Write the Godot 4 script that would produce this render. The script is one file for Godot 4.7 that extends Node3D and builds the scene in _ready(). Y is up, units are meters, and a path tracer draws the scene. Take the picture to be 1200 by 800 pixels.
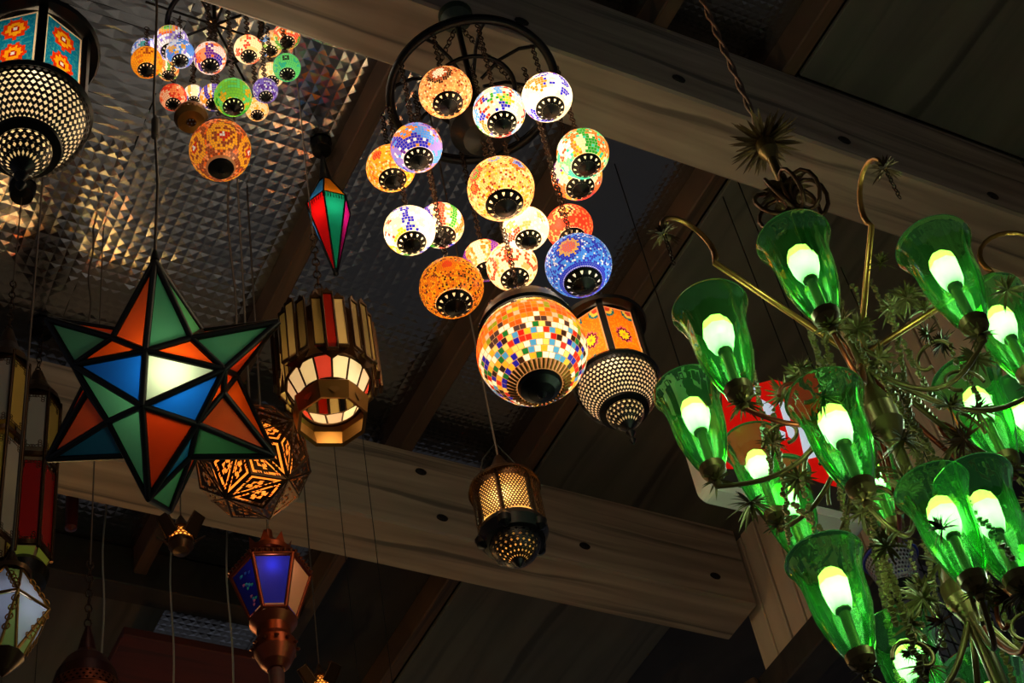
extends Node3D
# A bazaar hall seen from below: lanterns and chandeliers hang under beams and a foil-clad ceiling.
# World axes follow the building: beams run along X, joists along Z. The camera is turned, tilted up and rolled.

const F := 2100.0                       # focal length in pixels of the 1200 x 800 frame
const EYE := Vector3(0, 1.6, 0)
const FOIL_Y := 6.20                    # underside of the foil
const BEAM_TOP := 6.08
const BEAM_LOW := 5.70
var cx: Vector3
var cu: Vector3
var fw: Vector3
var fh: Vector3                         # level forward
var rh: Vector3                         # level right
var used := {}
var rng := RandomNumberGenerator.new()
var M := {}

# ------------------------------------------------------------------ mesh builder
class MB:
	var v := PackedVector3Array()
	var n := PackedVector3Array()
	var c := PackedColorArray()
	var ix := PackedInt32Array()

	func tri(a: Vector3, b: Vector3, d: Vector3, out: Vector3, col := Color.WHITE) -> void:
		var g := (d - a).cross(b - a)
		if g.length_squared() < 1e-16:
			return
		if g.dot(out) < 0.0:
			var t := b
			b = d
			d = t
			g = -g
		g = g.normalized()
		var k := v.size()
		v.append_array([a, b, d])
		n.append_array([g, g, g])
		c.append_array([col, col, col])
		ix.append_array([k, k + 1, k + 2])

	func quad(a: Vector3, b: Vector3, d: Vector3, e: Vector3, out: Vector3, col := Color.WHITE) -> void:
		tri(a, b, d, out, col)
		tri(a, d, e, out, col)

	func smooth_tri(a: int, b: int, d: int) -> void:
		var g := (v[d] - v[a]).cross(v[b] - v[a])
		if g.dot(n[a] + n[b] + n[d]) < 0.0:
			ix.append_array([a, d, b])
		else:
			ix.append_array([a, b, d])

	# profile: Vector2(radius, height), walked so that (dy, -dr) points outwards
	func lathe(prof: Array, segs: int, at := Vector3.ZERO, col := Color.WHITE) -> void:
		for k in prof.size() - 1:
			var p: Vector2 = prof[k]
			var q: Vector2 = prof[k + 1]
			var nn := Vector2(q.y - p.y, -(q.x - p.x)).normalized()
			var base := v.size()
			for s in segs + 1:
				var a := TAU * s / segs
				var d := Vector3(cos(a), 0, sin(a))
				v.append(at + d * p.x + Vector3.UP * p.y)
				v.append(at + d * q.x + Vector3.UP * q.y)
				var nr := d * nn.x + Vector3.UP * nn.y
				n.append_array([nr, nr])
				c.append_array([col, col])
			for s in segs:
				var b := base + s * 2
				if p.x > 1e-6:
					smooth_tri(b, b + 1, b + 2)
				if q.x > 1e-6:
					smooth_tri(b + 1, b + 3, b + 2)

	func tube(path: Array, r: float, sides := 6, col := Color.WHITE, r1 := -1.0) -> void:
		if path.size() < 2:
			return
		if r1 < 0.0:
			r1 = r
		var up := Vector3.UP
		var first: Vector3 = (path[1] - path[0]).normalized()
		if absf(first.dot(up)) > 0.95:
			up = Vector3.RIGHT
		var side := first.cross(up).normalized()
		var base := v.size()
		for k in path.size():
			var t: Vector3
			if k == 0:
				t = first
			elif k == path.size() - 1:
				t = (path[k] - path[k - 1]).normalized()
			else:
				t = (path[k + 1] - path[k - 1]).normalized()
			side = (side - t * side.dot(t)).normalized()
			var oth := t.cross(side)
			var rr := lerpf(r, r1, float(k) / (path.size() - 1))
			for s in sides:
				var a := TAU * s / sides
				var d := side * cos(a) + oth * sin(a)
				v.append(path[k] + d * rr)
				n.append(d)
				c.append(col)
		for k in path.size() - 1:
			for s in sides:
				var a := base + k * sides + s
				var b := base + k * sides + (s + 1) % sides
				smooth_tri(a, a + sides, b)
				smooth_tri(b, a + sides, b + sides)
		for e in [0, path.size() - 1]:
			var t: Vector3 = (path[0] - path[1]) if e == 0 else (path[e] - path[e - 1])
			for s in range(1, sides - 1):
				tri(v[base + e * sides], v[base + e * sides + s], v[base + e * sides + s + 1], t, col)

	func ring(at: Vector3, axis: Vector3, big: float, small: float, segs := 24, sides := 6, col := Color.WHITE) -> void:
		var u := axis.cross(Vector3.RIGHT)
		if u.length() < 0.1:
			u = axis.cross(Vector3.UP)
		u = u.normalized()
		var w := axis.normalized().cross(u)
		var base := v.size()
		for k in segs:
			var a := TAU * k / segs
			var d := u * cos(a) + w * sin(a)
			for s in sides:
				var b := TAU * s / sides
				var nn := d * cos(b) + axis.normalized() * sin(b)
				v.append(at + d * big + nn * small)
				n.append(nn)
				c.append(col)
		for k in segs:
			for s in sides:
				var a := base + k * sides + s
				var b := base + k * sides + (s + 1) % sides
				var a2 := base + ((k + 1) % segs) * sides + s
				var b2 := base + ((k + 1) % segs) * sides + (s + 1) % sides
				smooth_tri(a, a2, b)
				smooth_tri(b, a2, b2)

	func box(t: Transform3D, size: Vector3, ch := 0.0, col := Color.WHITE) -> void:
		var h := size / 2.0
		ch = minf(ch, minf(h.x, minf(h.y, h.z)) * 0.45)
		var mid := t.origin
		for ax in 3:
			var b := (ax + 1) % 3
			var d := (ax + 2) % 3
			for sg in [-1.0, 1.0]:
				var q := []
				for k in [[-1, -1], [1, -1], [1, 1], [-1, 1]]:
					var p := Vector3.ZERO
					p[ax] = sg * h[ax]
					p[b] = k[0] * (h[b] - ch)
					p[d] = k[1] * (h[d] - ch)
					q.append(t * p)
				quad(q[0], q[1], q[2], q[3], (q[0] + q[2]) / 2.0 - mid, col)
		if ch <= 0.0:
			return
		for ax in 3:
			var b := (ax + 1) % 3
			var d := (ax + 2) % 3
			for sb in [-1.0, 1.0]:
				for sd in [-1.0, 1.0]:
					var q := []
					for e in [-1.0, 1.0]:
						var p := Vector3.ZERO
						p[ax] = e * (h[ax] - ch)
						p[b] = sb * h[b]
						p[d] = sd * (h[d] - ch)
						var p2 := p
						p2[b] = sb * (h[b] - ch)
						p2[d] = sd * h[d]
						q.append([t * p, t * p2])
					quad(q[0][0], q[0][1], q[1][1], q[1][0], (q[0][0] + q[1][1]) / 2.0 - mid, col)
		for sx in [-1.0, 1.0]:
			for sy in [-1.0, 1.0]:
				for sz in [-1.0, 1.0]:
					var s := Vector3(sx, sy, sz)
					var q := []
					for ax in 3:
						var p := Vector3.ZERO
						for o in 3:
							p[o] = s[o] * (h[o] if o == ax else h[o] - ch)
						q.append(t * p)
					tri(q[0], q[1], q[2], q[0] - mid, col)

	# a surface with openings: f(u, v) -> point, u and v in 0..1; each cell keeps a frame round a diamond opening
	func pierced(f: Callable, nu: int, nv: int, open: float, mid: Vector3, stagger := true, col := Color.WHITE) -> void:
		for j in nv:
			for i in nu:
				var off := 0.5 * (j % 2) if stagger else 0.0
				var u0 := (i + off) / nu
				var u1 := (i + 1 + off) / nu
				var v0 := float(j) / nv
				var v1 := float(j + 1) / nv
				var um := (u0 + u1) / 2.0
				var vm := (v0 + v1) / 2.0
				var o := [f.call(u0, v0), f.call(u1, v0), f.call(u1, v1), f.call(u0, v1)]
				var hu := (u1 - u0) / 2.0 * open
				var hv := (v1 - v0) / 2.0 * open
				var q := [f.call(um, vm - hv), f.call(um + hu, vm), f.call(um, vm + hv), f.call(um - hu, vm)]
				var out: Vector3 = (o[0] + o[2]) / 2.0 - mid
				for k in 4:
					tri(o[k], o[(k + 1) % 4], q[k], out, col)
					tri(o[(k + 1) % 4], q[(k + 1) % 4], q[k], out, col)

	# a smooth patch: rows of points
	func patch(rows: Array, wrap: bool, col := Color.WHITE, flip := false) -> void:
		var base := v.size()
		var h := rows.size()
		var w: int = rows[0].size()
		for j in h:
			for i in w:
				var l: Vector3 = rows[j][(i - 1 + w) % w] if wrap or i > 0 else rows[j][i]
				var r: Vector3 = rows[j][(i + 1) % w] if wrap or i < w - 1 else rows[j][i]
				var dn: Vector3 = rows[maxi(j - 1, 0)][i]
				var up: Vector3 = rows[mini(j + 1, h - 1)][i]
				var nn := (r - l).cross(up - dn).normalized()
				v.append(rows[j][i])
				n.append(-nn if flip else nn)
				c.append(col)
		for j in h - 1:
			for i in (w if wrap else w - 1):
				var a := base + j * w + i
				var b := base + j * w + (i + 1) % w
				smooth_tri(a, b, a + w)
				smooth_tri(b, b + w, a + w)

	# oval links from a to b
	func links(a: Vector3, b: Vector3, long := 0.016, wide := 0.0075, wire := 0.0016, col := Color.WHITE) -> void:
		var total := a.distance_to(b)
		var t := (b - a).normalized()
		var s := t.cross(Vector3.UP)
		if s.length() < 0.05:
			s = Vector3.RIGHT
		s = s.normalized()
		var w := t.cross(s)
		var count := maxi(1, int(total / (long * 0.8)))
		var step := total / count
		for k in count:
			var mid := a + t * step * (k + 0.5)
			var side := s if k % 2 == 0 else w
			var path := []
			for e in 9:
				var an := TAU * e / 8.0
				path.append(mid + t * cos(an) * (step * 0.5 + wire) + side * sin(an) * wide)
			tube(path, wire, 3, col)

	func mesh() -> ArrayMesh:
		var a := []
		a.resize(Mesh.ARRAY_MAX)
		a[Mesh.ARRAY_VERTEX] = v
		a[Mesh.ARRAY_NORMAL] = n
		a[Mesh.ARRAY_COLOR] = c
		a[Mesh.ARRAY_INDEX] = ix
		var m := ArrayMesh.new()
		m.add_surface_from_arrays(Mesh.PRIMITIVE_TRIANGLES, a)
		return m

# ------------------------------------------------------------------ scene helpers
func numbered(called: String) -> String:
	if not used.has(called):
		used[called] = 0
		return called
	used[called] += 1
	return "%s_%03d" % [called, used[called]]

func thing(called: String, label: String, category: String, at := Vector3.ZERO, group := "") -> Node3D:
	var o := Node3D.new()
	o.name = numbered(called)
	add_child(o)
	o.position = at
	o.set_meta("label", label)
	o.set_meta("category", category)
	if group:
		o.set_meta("group", group)
	return o

func struct_node(called: String) -> Node3D:
	var o := Node3D.new()
	o.name = numbered(called)
	add_child(o)
	o.set_meta("kind", "structure")
	return o

func part(parent: Node3D, called: String, mb, mat: Material, xf := Transform3D(), label := "") -> MeshInstance3D:
	var o := MeshInstance3D.new()
	o.name = called
	o.mesh = mb.mesh() if mb is MB else mb
	o.material_override = mat
	o.transform = xf
	o.cast_shadow = GeometryInstance3D.SHADOW_CASTING_SETTING_ON
	if label:
		o.set_meta("label", label)
	parent.add_child(o, true)
	return o

func sub(parent: Node3D, called: String, at := Vector3.ZERO, label := "") -> Node3D:
	var o := Node3D.new()
	o.name = called
	parent.add_child(o, true)
	o.position = at
	if label:
		o.set_meta("label", label)
	return o

func omni(parent: Node3D, at: Vector3, energy: float, col: Color, size := 0.02) -> void:
	var l := OmniLight3D.new()
	l.name = "bulb_light"
	l.light_energy = energy
	l.light_color = col
	l.light_size = size
	l.omni_range = 20.0
	l.omni_attenuation = 2.0
	l.shadow_enabled = true
	parent.add_child(l, true)
	l.position = at

func ray(px: float, py: float) -> Vector3:
	return cx * ((px - 600.0) / F) - cu * ((py - 400.0) / F) + fw

func at_d(px: float, py: float, depth: float) -> Vector3:
	return EYE + ray(px, py) * depth

func at_y(px: float, py: float, y: float) -> Vector3:
	var r := ray(px, py)
	return EYE + r * ((y - EYE.y) / r.y)

# where the sight line meets the upright plane through axis, moved back by s
func at_s(px: float, py: float, axis: Vector3, s: float) -> Vector3:
	var r := ray(px, py)
	return EYE + r * (((axis - EYE).dot(fh) + s) / r.dot(fh))

# height on the upright line through axis that shows at picture row py
func y_on(axis: Vector3, py: float) -> float:
	var lo := 1.7
	var hi := 9.0
	for k in 40:
		var y := (lo + hi) / 2.0
		var q := Vector3(axis.x, y, axis.z) - EYE
		var row := 400.0 - F * q.dot(cu) / q.dot(fw)
		if row > py:
			lo = y
		else:
			hi = y
	return (lo + hi) / 2.0

func metres(px: float, p: Vector3) -> float:
	return px * (p - EYE).dot(fw) / F

# turn about the upright so that local +Z looks at the camera
func facing(p: Vector3, extra := 0.0) -> float:
	return atan2(EYE.x - p.x, EYE.z - p.z) + extra

func lin(r: float, g: float, b: float) -> Color:
	return Color(r, g, b)

func mat(called: String, albedo: Color, rough: float, metal := 0.0) -> StandardMaterial3D:
	var m := StandardMaterial3D.new()
	m.resource_name = called
	m.albedo_color = albedo
	m.roughness = rough
	m.metallic = metal
	return m

# stained glass and mosaic: vertex colours, light passes through scattered
func glow_glass(called: String, glow: Color, energy: float) -> StandardMaterial3D:
	var m := mat(called, Color.WHITE, 0.25)
	m.vertex_color_use_as_albedo = true
	m.backlight_enabled = true
	m.backlight = Color(0.74, 0.74, 0.74)
	if energy > 0.0:
		m.emission_enabled = true
		m.emission = glow
		m.emission_energy_multiplier = energy
	return m

func wood_image(w: int, h: int, along_x: bool, seed_: int, a: Color, b: Color) -> ImageTexture:
	var im := Image.create(w if along_x else h, h if along_x else w, false, Image.FORMAT_RGB8)
	var f1 := FastNoiseLite.new()
	f1.seed = seed_
	f1.frequency = 0.02
	f1.fractal_octaves = 4
	var f2 := FastNoiseLite.new()
	f2.seed = seed_ + 7
	f2.frequency = 0.006
	# grain value and dark streak at a place; the last fifth is crossfaded so that the texture repeats without a seam
	var grain := func(x: float, y: float) -> Vector2:
		var bend := f2.get_noise_2d(x * 0.4, y * 2.0) * 14.0
		var g := 0.5 + 0.5 * f1.get_noise_2d(x * 0.12, (y + bend) * 1.6)
		var line := absf(sin((y + bend * 2.0) * 0.13 + 2.0 * f1.get_noise_2d(x * 0.1, y * 0.5)))
		var st := 0.5 + 0.5 * f2.get_noise_2d(x * 1.2 + 300.0, y * 1.5)
		return Vector2(clampf(g * 0.65 + line * 0.14 + st * 0.30 - 0.1, 0.0, 1.0), smoothstep(0.25, 0.6, f1.get_noise_2d(x * 0.05 + 900.0, (y + bend) * 1.7)))
	for y in h:
		for x in w:
			var q: Vector2 = grain.call(x, y)
			var t := smoothstep(0.8 * w, w, x)
			if t > 0.0:
				q = q.lerp(grain.call(x - w, y), t)
			var col := a.lerp(b, q.x).darkened(0.38 * q.y)
			if along_x:
				im.set_pixel(x, y, col)
			else:
				im.set_pixel(y, x, col)
	return ImageTexture.create_from_image(im)

func wood_mat(called: String, along_x: bool, seed_: int, a: Color, b: Color, scale := Vector3(0.7, 1.6, 1.6)) -> StandardMaterial3D:
	var m := mat(called, Color.WHITE, 0.72)
	m.albedo_texture = wood_image(512, 256, along_x, seed_, a, b)
	m.uv1_triplanar = true
	m.uv1_world_triplanar = true
	m.uv1_scale = scale
	return m

func materials() -> void:
	M.beam = wood_mat("weathered_timber", true, 3, Color(0.42, 0.36, 0.30), Color(0.73, 0.65, 0.56), Vector3(0.45, 1.6, 1.6))
	M.joist = wood_mat("joist_timber", false, 11, Color(0.24, 0.17, 0.12), Color(0.44, 0.31, 0.21), Vector3(1.6, 1.6, 0.5))
	M.ply = wood_mat("grey_plywood", false, 23, Color(0.25, 0.24, 0.21), Color(0.40, 0.38, 0.33), Vector3(0.8, 0.8, 0.4))
	M.board = wood_mat("pale_boards", false, 31, Color(0.70, 0.60, 0.50), Color(0.84, 0.75, 0.64), Vector3(0.9, 0.5, 0.9))
	M.redboard = wood_mat("red_brown_board", true, 41, Color(0.22, 0.06, 0.04), Color(0.34, 0.10, 0.06))
	M.dark_timber = wood_mat("dark_timber", false, 51, Color(0.14, 0.12, 0.10), Color(0.25, 0.21, 0.18))
	M.foil = mat("embossed_foil", Color(0.70, 0.71, 0.73), 0.17, 1.0)
	M.bolt = mat("rusty_bolt", Color(0.10, 0.08, 0.07), 0.6, 0.6)
	M.black = mat("black_metal", Color(0.055, 0.045, 0.04), 0.38, 0.7)
	M.dark_brass = mat("dark_brass", Color(0.26, 0.17, 0.09), 0.36, 0.85)
	M.brass = mat("aged_brass", Color(0.55, 0.38, 0.17), 0.32, 0.9)
	M.bronze = mat("green_bronze", Color(0.36, 0.30, 0.14), 0.38, 0.8)
	M.copper = mat("red_copper", Color(0.46, 0.20, 0.10), 0.35, 0.85)
	M.lead = mat("black_came", Color(0.05, 0.05, 0.045), 0.42, 0.5)
	M.cord = mat("brown_cord", Color(0.24, 0.19, 0.15), 0.7)
	M.pale_cord = mat("pale_cord", Color(0.50, 0.48, 0.44), 0.7)
	M.chain = mat("tarnished_chain", Color(0.20, 0.13, 0.08), 0.4, 0.8)
	M.mosaic = glow_glass("mosaic_glass", Color(1.0, 0.8, 0.55), 0.02)
	M.pane = glow_glass("stained_pane", Color.BLACK, 0.0)
	M.milk = glow_glass("milk_glass", Color(1.0, 0.85, 0.6), 0.02)
	M.floor = mat("stone_floor", Color(0.66, 0.64, 0.61), 0.6)
	M.enamel = mat("white_enamel", Color(0.80, 0.79, 0.76), 0.3)
	var g := mat("green_glass", Color(0.55, 0.95, 0.56, 0.013), 0.015)
	g.transparency = BaseMaterial3D.TRANSPARENCY_ALPHA
	g.refraction_enabled = true
	g.refraction_scale = 0.045
	g.emission_enabled = true
	g.emission = Color(0.1, 1.0, 0.2)
	g.emission_energy_multiplier = 0.004
	M.green_glass = g
	M.green_ball = mat("green_gold_leaf", Color(0.34, 0.31, 0.12), 0.40, 0.5)
	M.bulb = mat("bulb", Color(1, 1, 1), 0.4)
	M.bulb.emission_enabled = true
	M.bulb.emission = Color(1.0, 0.93, 0.72)
	M.bulb.emission_energy_multiplier = 9.0
	M.green_bulb = glow_glass("frosted_bulb", Color(0.90, 1.0, 0.92), 1.2)
	M.sign_red = mat("sign_red", Color(0.75, 0.03, 0.02), 0.4)
	M.sign_red.emission_enabled = true
	M.sign_red.emission = Color(0.85, 0.05, 0.02)
	M.sign_red.emission_energy_multiplier = 0.55
	M.sign_white = mat("sign_white", Color(0.9, 0.9, 0.9), 0.4)
	M.sign_white.emission_enabled = true
	M.sign_white.emission = Color(0.85, 0.9, 1.0)
	M.sign_white.emission_energy_multiplier = 0.55
	M.sign_edge = mat("sign_edge", Color(0.85, 0.82, 0.78), 0.5)
	M.blue_mesh = mat("blue_plastic", Color(0.07, 0.10, 0.45), 0.5)
	M.grey_sheet = mat("grey_sheet", Color(0.42, 0.40, 0.44), 0.7)
	M.wire = mat("dark_wire", Color(0.07, 0.07, 0.06), 0.5, 0.5)

# ------------------------------------------------------------------ _ready
func _ready() -> void:
	rng.seed = 77
	setup_camera()
	materials()
	build_room()
	build_star()
	build_main_chandelier()
	build_far_chandelier()
	build_green_chandelier()
	build_panel_lanterns()
	build_brass_strip_lantern()
	build_polyhedron_lantern()
	build_diamond_lantern()
	build_blue_lantern()
	build_lobed_lantern()
	build_small_lanterns()
	build_tall_lanterns()
	build_right_side()
	build_cords()
	build_mirrored_lamps()

func setup_camera() -> void:
	var p := deg_to_rad(47.8)
	var r := deg_to_rad(12.5)
	var a := deg_to_rad(35.8)
	fh = Vector3(sin(a), 0, -cos(a))
	rh = Vector3(cos(a), 0, sin(a))
	fw = fh * cos(p) + Vector3.UP * sin(p)
	var u := -fh * sin(p) + Vector3.UP * cos(p)
	cx = rh * cos(r) - u * sin(r)
	cu = rh * sin(r) + u * cos(r)
	var cam := Camera3D.new()
	cam.name = "camera"
	cam.fov = rad_to_deg(2.0 * atan(400.0 / F))
	cam.near = 0.05
	cam.far = 100.0
	add_child(cam)
	cam.transform = Transform3D(Basis(cx, cu, -fw), EYE)
	cam.current = true
	var e := Environment.new()
	e.background_mode = Environment.BG_COLOR
	e.background_color = Color(0.28, 0.285, 0.31)
	e.tonemap_mode = Environment.TONE_MAPPER_LINEAR
	e.tonemap_exposure = 1.0
	e.sdfgi_enabled = true
	e.ssao_enabled = true
	e.ssil_enabled = true
	var we := WorldEnvironment.new()
	we.name = "environment"
	we.environment = e
	add_child(we)

# ------------------------------------------------------------------ the room
func foil_sheet(x0: float, x1: float, z0: float, z1: float, cw: float, cd: float, relief: float, brick := false) -> MB:
	var mb := MB.new()
	var nx := int((x1 - x0) / cw)
	var nz := int((z1 - z0) / cd)
	var wx := (x1 - x0) / nx
	var wz := (z1 - z0) / nz
	var corner := {}
	for j in nz:
		for i in nx:
			var off := 0.5 * wx * (j % 2) if brick else 0.0
			var q := []
			for k in [[0, 0], [1, 0], [1, 1], [0, 1]]:
				var key := Vector2i(i + k[0], j + k[1]) if not brick else Vector2i((i + k[0]) * 2 + (j % 2), (j + k[1]))
				if not corner.has(key):
					corner[key] = Vector3(rng.randf_range(-1, 1) * wx * 0.06, rng.randf_range(-1, 1) * relief * 0.35, rng.randf_range(-1, 1) * wz * 0.06)
				q.append(Vector3(clampf(x0 + (i + k[0]) * wx + off, x0, x1), FOIL_Y + 0.002, z0 + (j + k[1]) * wz) + corner[key])
			var mid: Vector3 = (q[0] + q[1] + q[2] + q[3]) / 4.0 + Vector3(rng.randf_range(-0.12, 0.12) * wx, -relief * rng.randf_range(0.4, 1.5), rng.randf_range(-0.12, 0.12) * wz)
			for k in 4:
				mb.tri(q[k], q[(k + 1) % 4], mid, Vector3.DOWN)
	return mb

func plain_box(lo: Vector3, hi: Vector3, ch := 0.004) -> MB:
	var mb := MB.new()
	mb.box(Transform3D(Basis(), (lo + hi) / 2.0), hi - lo, ch)
	return mb

func build_room() -> void:
	var fl := struct_node("floor")
	part(fl, "floor_slab", plain_box(Vector3(-9, -0.2, -14), Vector3(12, 0, 6), 0.0), M.floor)
	# roof deck above everything
	var ce := struct_node("ceiling")
	part(ce, "roof_deck", plain_box(Vector3(-3, FOIL_Y + 0.012, -9), Vector3(6, FOIL_Y + 0.12, 3), 0.0), M.dark_timber)
	var k := 0
	# foil sheets between the joists: x from, x to, z from, z to, cell
	for s in [[0.15, 0.98, -3.05, -2.0, 0.085, 0.032, true], [0.15, 0.98, -4.2, -3.05, 0.034, 0.034, false], [0.98, 1.55, -4.2, -2.0, 0.034, 0.034, false], [1.60, 2.22, -4.2, -2.0, 0.030, 0.030, false], [2.27, 2.68, -4.2, -2.0, 0.022, 0.022, false], [2.02, 2.68, -2.05, -1.2, 0.026, 0.022, false], [0.6, 2.22, -4.75, -4.2, 0.034, 0.03, false], [1.75, 2.22, -6.2, -4.75, 0.03, 0.03, false]]:
		part(ce, "foil_sheet", foil_sheet(s[0], s[1], s[2], s[3], s[4], s[5], 0.036 * minf(s[4], s[5]), s[6]), M.foil)
		k += 1
	# joists across the beams
	for x in [-0.35, 0.12, 1.55, 2.22, 2.68]:
		part(ce, "joist", plain_box(Vector3(x, BEAM_TOP, -7.0), Vector3(x + 0.05, FOIL_Y + 0.012, -0.5), 0.005), M.joist)
	# grey plywood lining on the right, under the joists
	for s in [[2.735, 3.66, -2.02, 0.2], [2.735, 3.66, -3.96, -2.03], [2.735, 3.66, -6.6, -3.97]]:
		part(ce, "plywood_sheet", plain_box(Vector3(s[0], BEAM_TOP - 0.012, s[2]), Vector3(s[1], BEAM_TOP + 0.006, s[3]), 0.003), M.ply)
	part(ce, "plywood_sheet", plain_box(Vector3(0.2, 6.06, -6.4), Vector3(1.72, 6.075, -4.82), 0.003), M.ply)
	part(ce, "batten", plain_box(Vector3(0.2, 6.02, -4.86), Vector3(2.2, 6.2, -4.76), 0.004), M.dark_timber)
	part(ce, "red_board", plain_box(at_y(145, 738, 5.85) + Vector3(0, -0.02, -0.6), at_y(145, 738, 5.85) + Vector3(0.62, 0.02, 0.0), 0.004), M.redboard)
	# beams
	var i := 0
	for b in [[-2.03, [[611, 26], [795, 93], [989, 165], [1163, 230]]], [-3.87, [[493, 553], [518, 607], [685, 640], [838, 675]]]]:
		var tr := struct_node("trim_%d" % (i + 1))
		part(tr, "beam", plain_box(Vector3(-1.5, BEAM_LOW, b[0] - 0.21), Vector3(3.62, BEAM_TOP, b[0]), 0.008), M.beam)
		for px in b[1]:
			var r := ray(px[0], px[1])
			var p: Vector3 = EYE + r * ((b[0] - EYE.z) / r.z)
			var mb := MB.new()
			mb.lathe([Vector2(0, 0), Vector2(0.009, -0.001), Vector2(0.015, -0.005), Vector2(0.018, -0.012)], 12)
			var xf := Transform3D(Basis(Vector3.RIGHT, PI / 2) * Basis.from_scale(Vector3(1.2, 1.0, 0.8)), p + Vector3(0, 0, 0.004))
			mb = MB.new()
			mb.lathe([Vector2(0.018, -0.006), Vector2(0.018, 0.001), Vector2(0.013, 0.004), Vector2(0, 0.005)], 12)
			part(tr, "bolt", mb, M.bolt, xf)
		i += 1
	# fascia of upright boards at the right, with a plate under it
	var wa := struct_node("wall_right")
	var z := -3.98
	while z < -0.6:
		var w := 0.088
		part(wa, "board", plain_box(Vector3(3.655 + rng.randf_range(-0.002, 0.002), 5.46, z), Vector3(3.68, 6.20, z + w), 0.004), M.board)
		z += w + 0.008
	part(wa, "backing", plain_box(Vector3(3.675, 5.46, -3.98), Vector3(3.70, 6.20, -0.6), 0.0), M.dark_timber)
	part(wa, "bottom_plate", plain_box(Vector3(3.62, 5.34, -4.1), Vector3(3.74, 5.46, -0.6), 0.006), M.dark_timber)
	var br := MB.new()
	var p0 := Vector3(3.64, 5.40, -4.0)
	var p1 := Vector3(3.35, 5.33, -4.45)
	var bb := Basis.looking_at(p1 - p0, Vector3.UP)
	br.box(Transform3D(bb, (p0 + p1) / 2.0), Vector3(0.09, 0.12, p0.distance_to(p1)), 0.006)
	part(wa, "brace", br, M.joist)

# ------------------------------------------------------------------ hanging gear
func cable(parent: Node3D, top_y: float, from := Vector3.ZERO, r := 0.003, m: Material = null) -> void:
	var mb := MB.new()
	mb.tube([from, Vector3(from.x, top_y - parent.position.y, from.z)], r, 6)
	part(parent, "cable", mb, m if m else M.cord)

func chain_up(parent: Node3D, top_y: float, from := Vector3.ZERO) -> void:
	var mb := MB.new()
	var top := top_y - parent.position.y
	var knee := minf(top, from.y + 0.22)
	mb.links(from, Vector3(from.x, knee, from.z), 0.03, 0.009, 0.0024)
	part(parent, "chain", mb, M.chain)
	if knee < top:
		mb = MB.new()
		mb.tube([Vector3(from.x, knee - 0.01, from.z), Vector3(from.x, top, from.z)], 0.0022, 6)
		part(parent, "cable", mb, M.cord)

# ------------------------------------------------------------------ mosaic globes
func pal(names: Array) -> Array:
	var t := {"w": Color(1, 0.85, 0.60), "W": Color(0.90, 0.93, 1.0), "o": Color(1.0, 0.16, 0.005), "y": Color(1.0, 0.48, 0.01), "r": Color(0.60, 0.006, 0.003), "b": Color(0.006, 0.010, 0.60), "l": Color(0.05, 0.32, 1.0), "t": Color(0.02, 0.55, 0.45), "g": Color(0.008, 0.32, 0.02), "p": Color(0.10, 0.005, 0.40), "k": Color(0.010, 0.006, 0.004), "h": Color(1.0, 0.36, 0.12), "c": Color(1.0, 0.62, 0.25), "n": Color(0.28, 0.04, 0.008), "m": Color(0.15, 0.75, 0.25), "v": Color(0.28, 0.20, 0.85), "a": Color(0.85, 0.22, 0.004), "q": Color(0.85, 0.05, 0.02), "e": Color(0.25, 0.65, 0.05)}
	var out := []
	for s in names:
		out.append(t[s])
	return out

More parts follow.
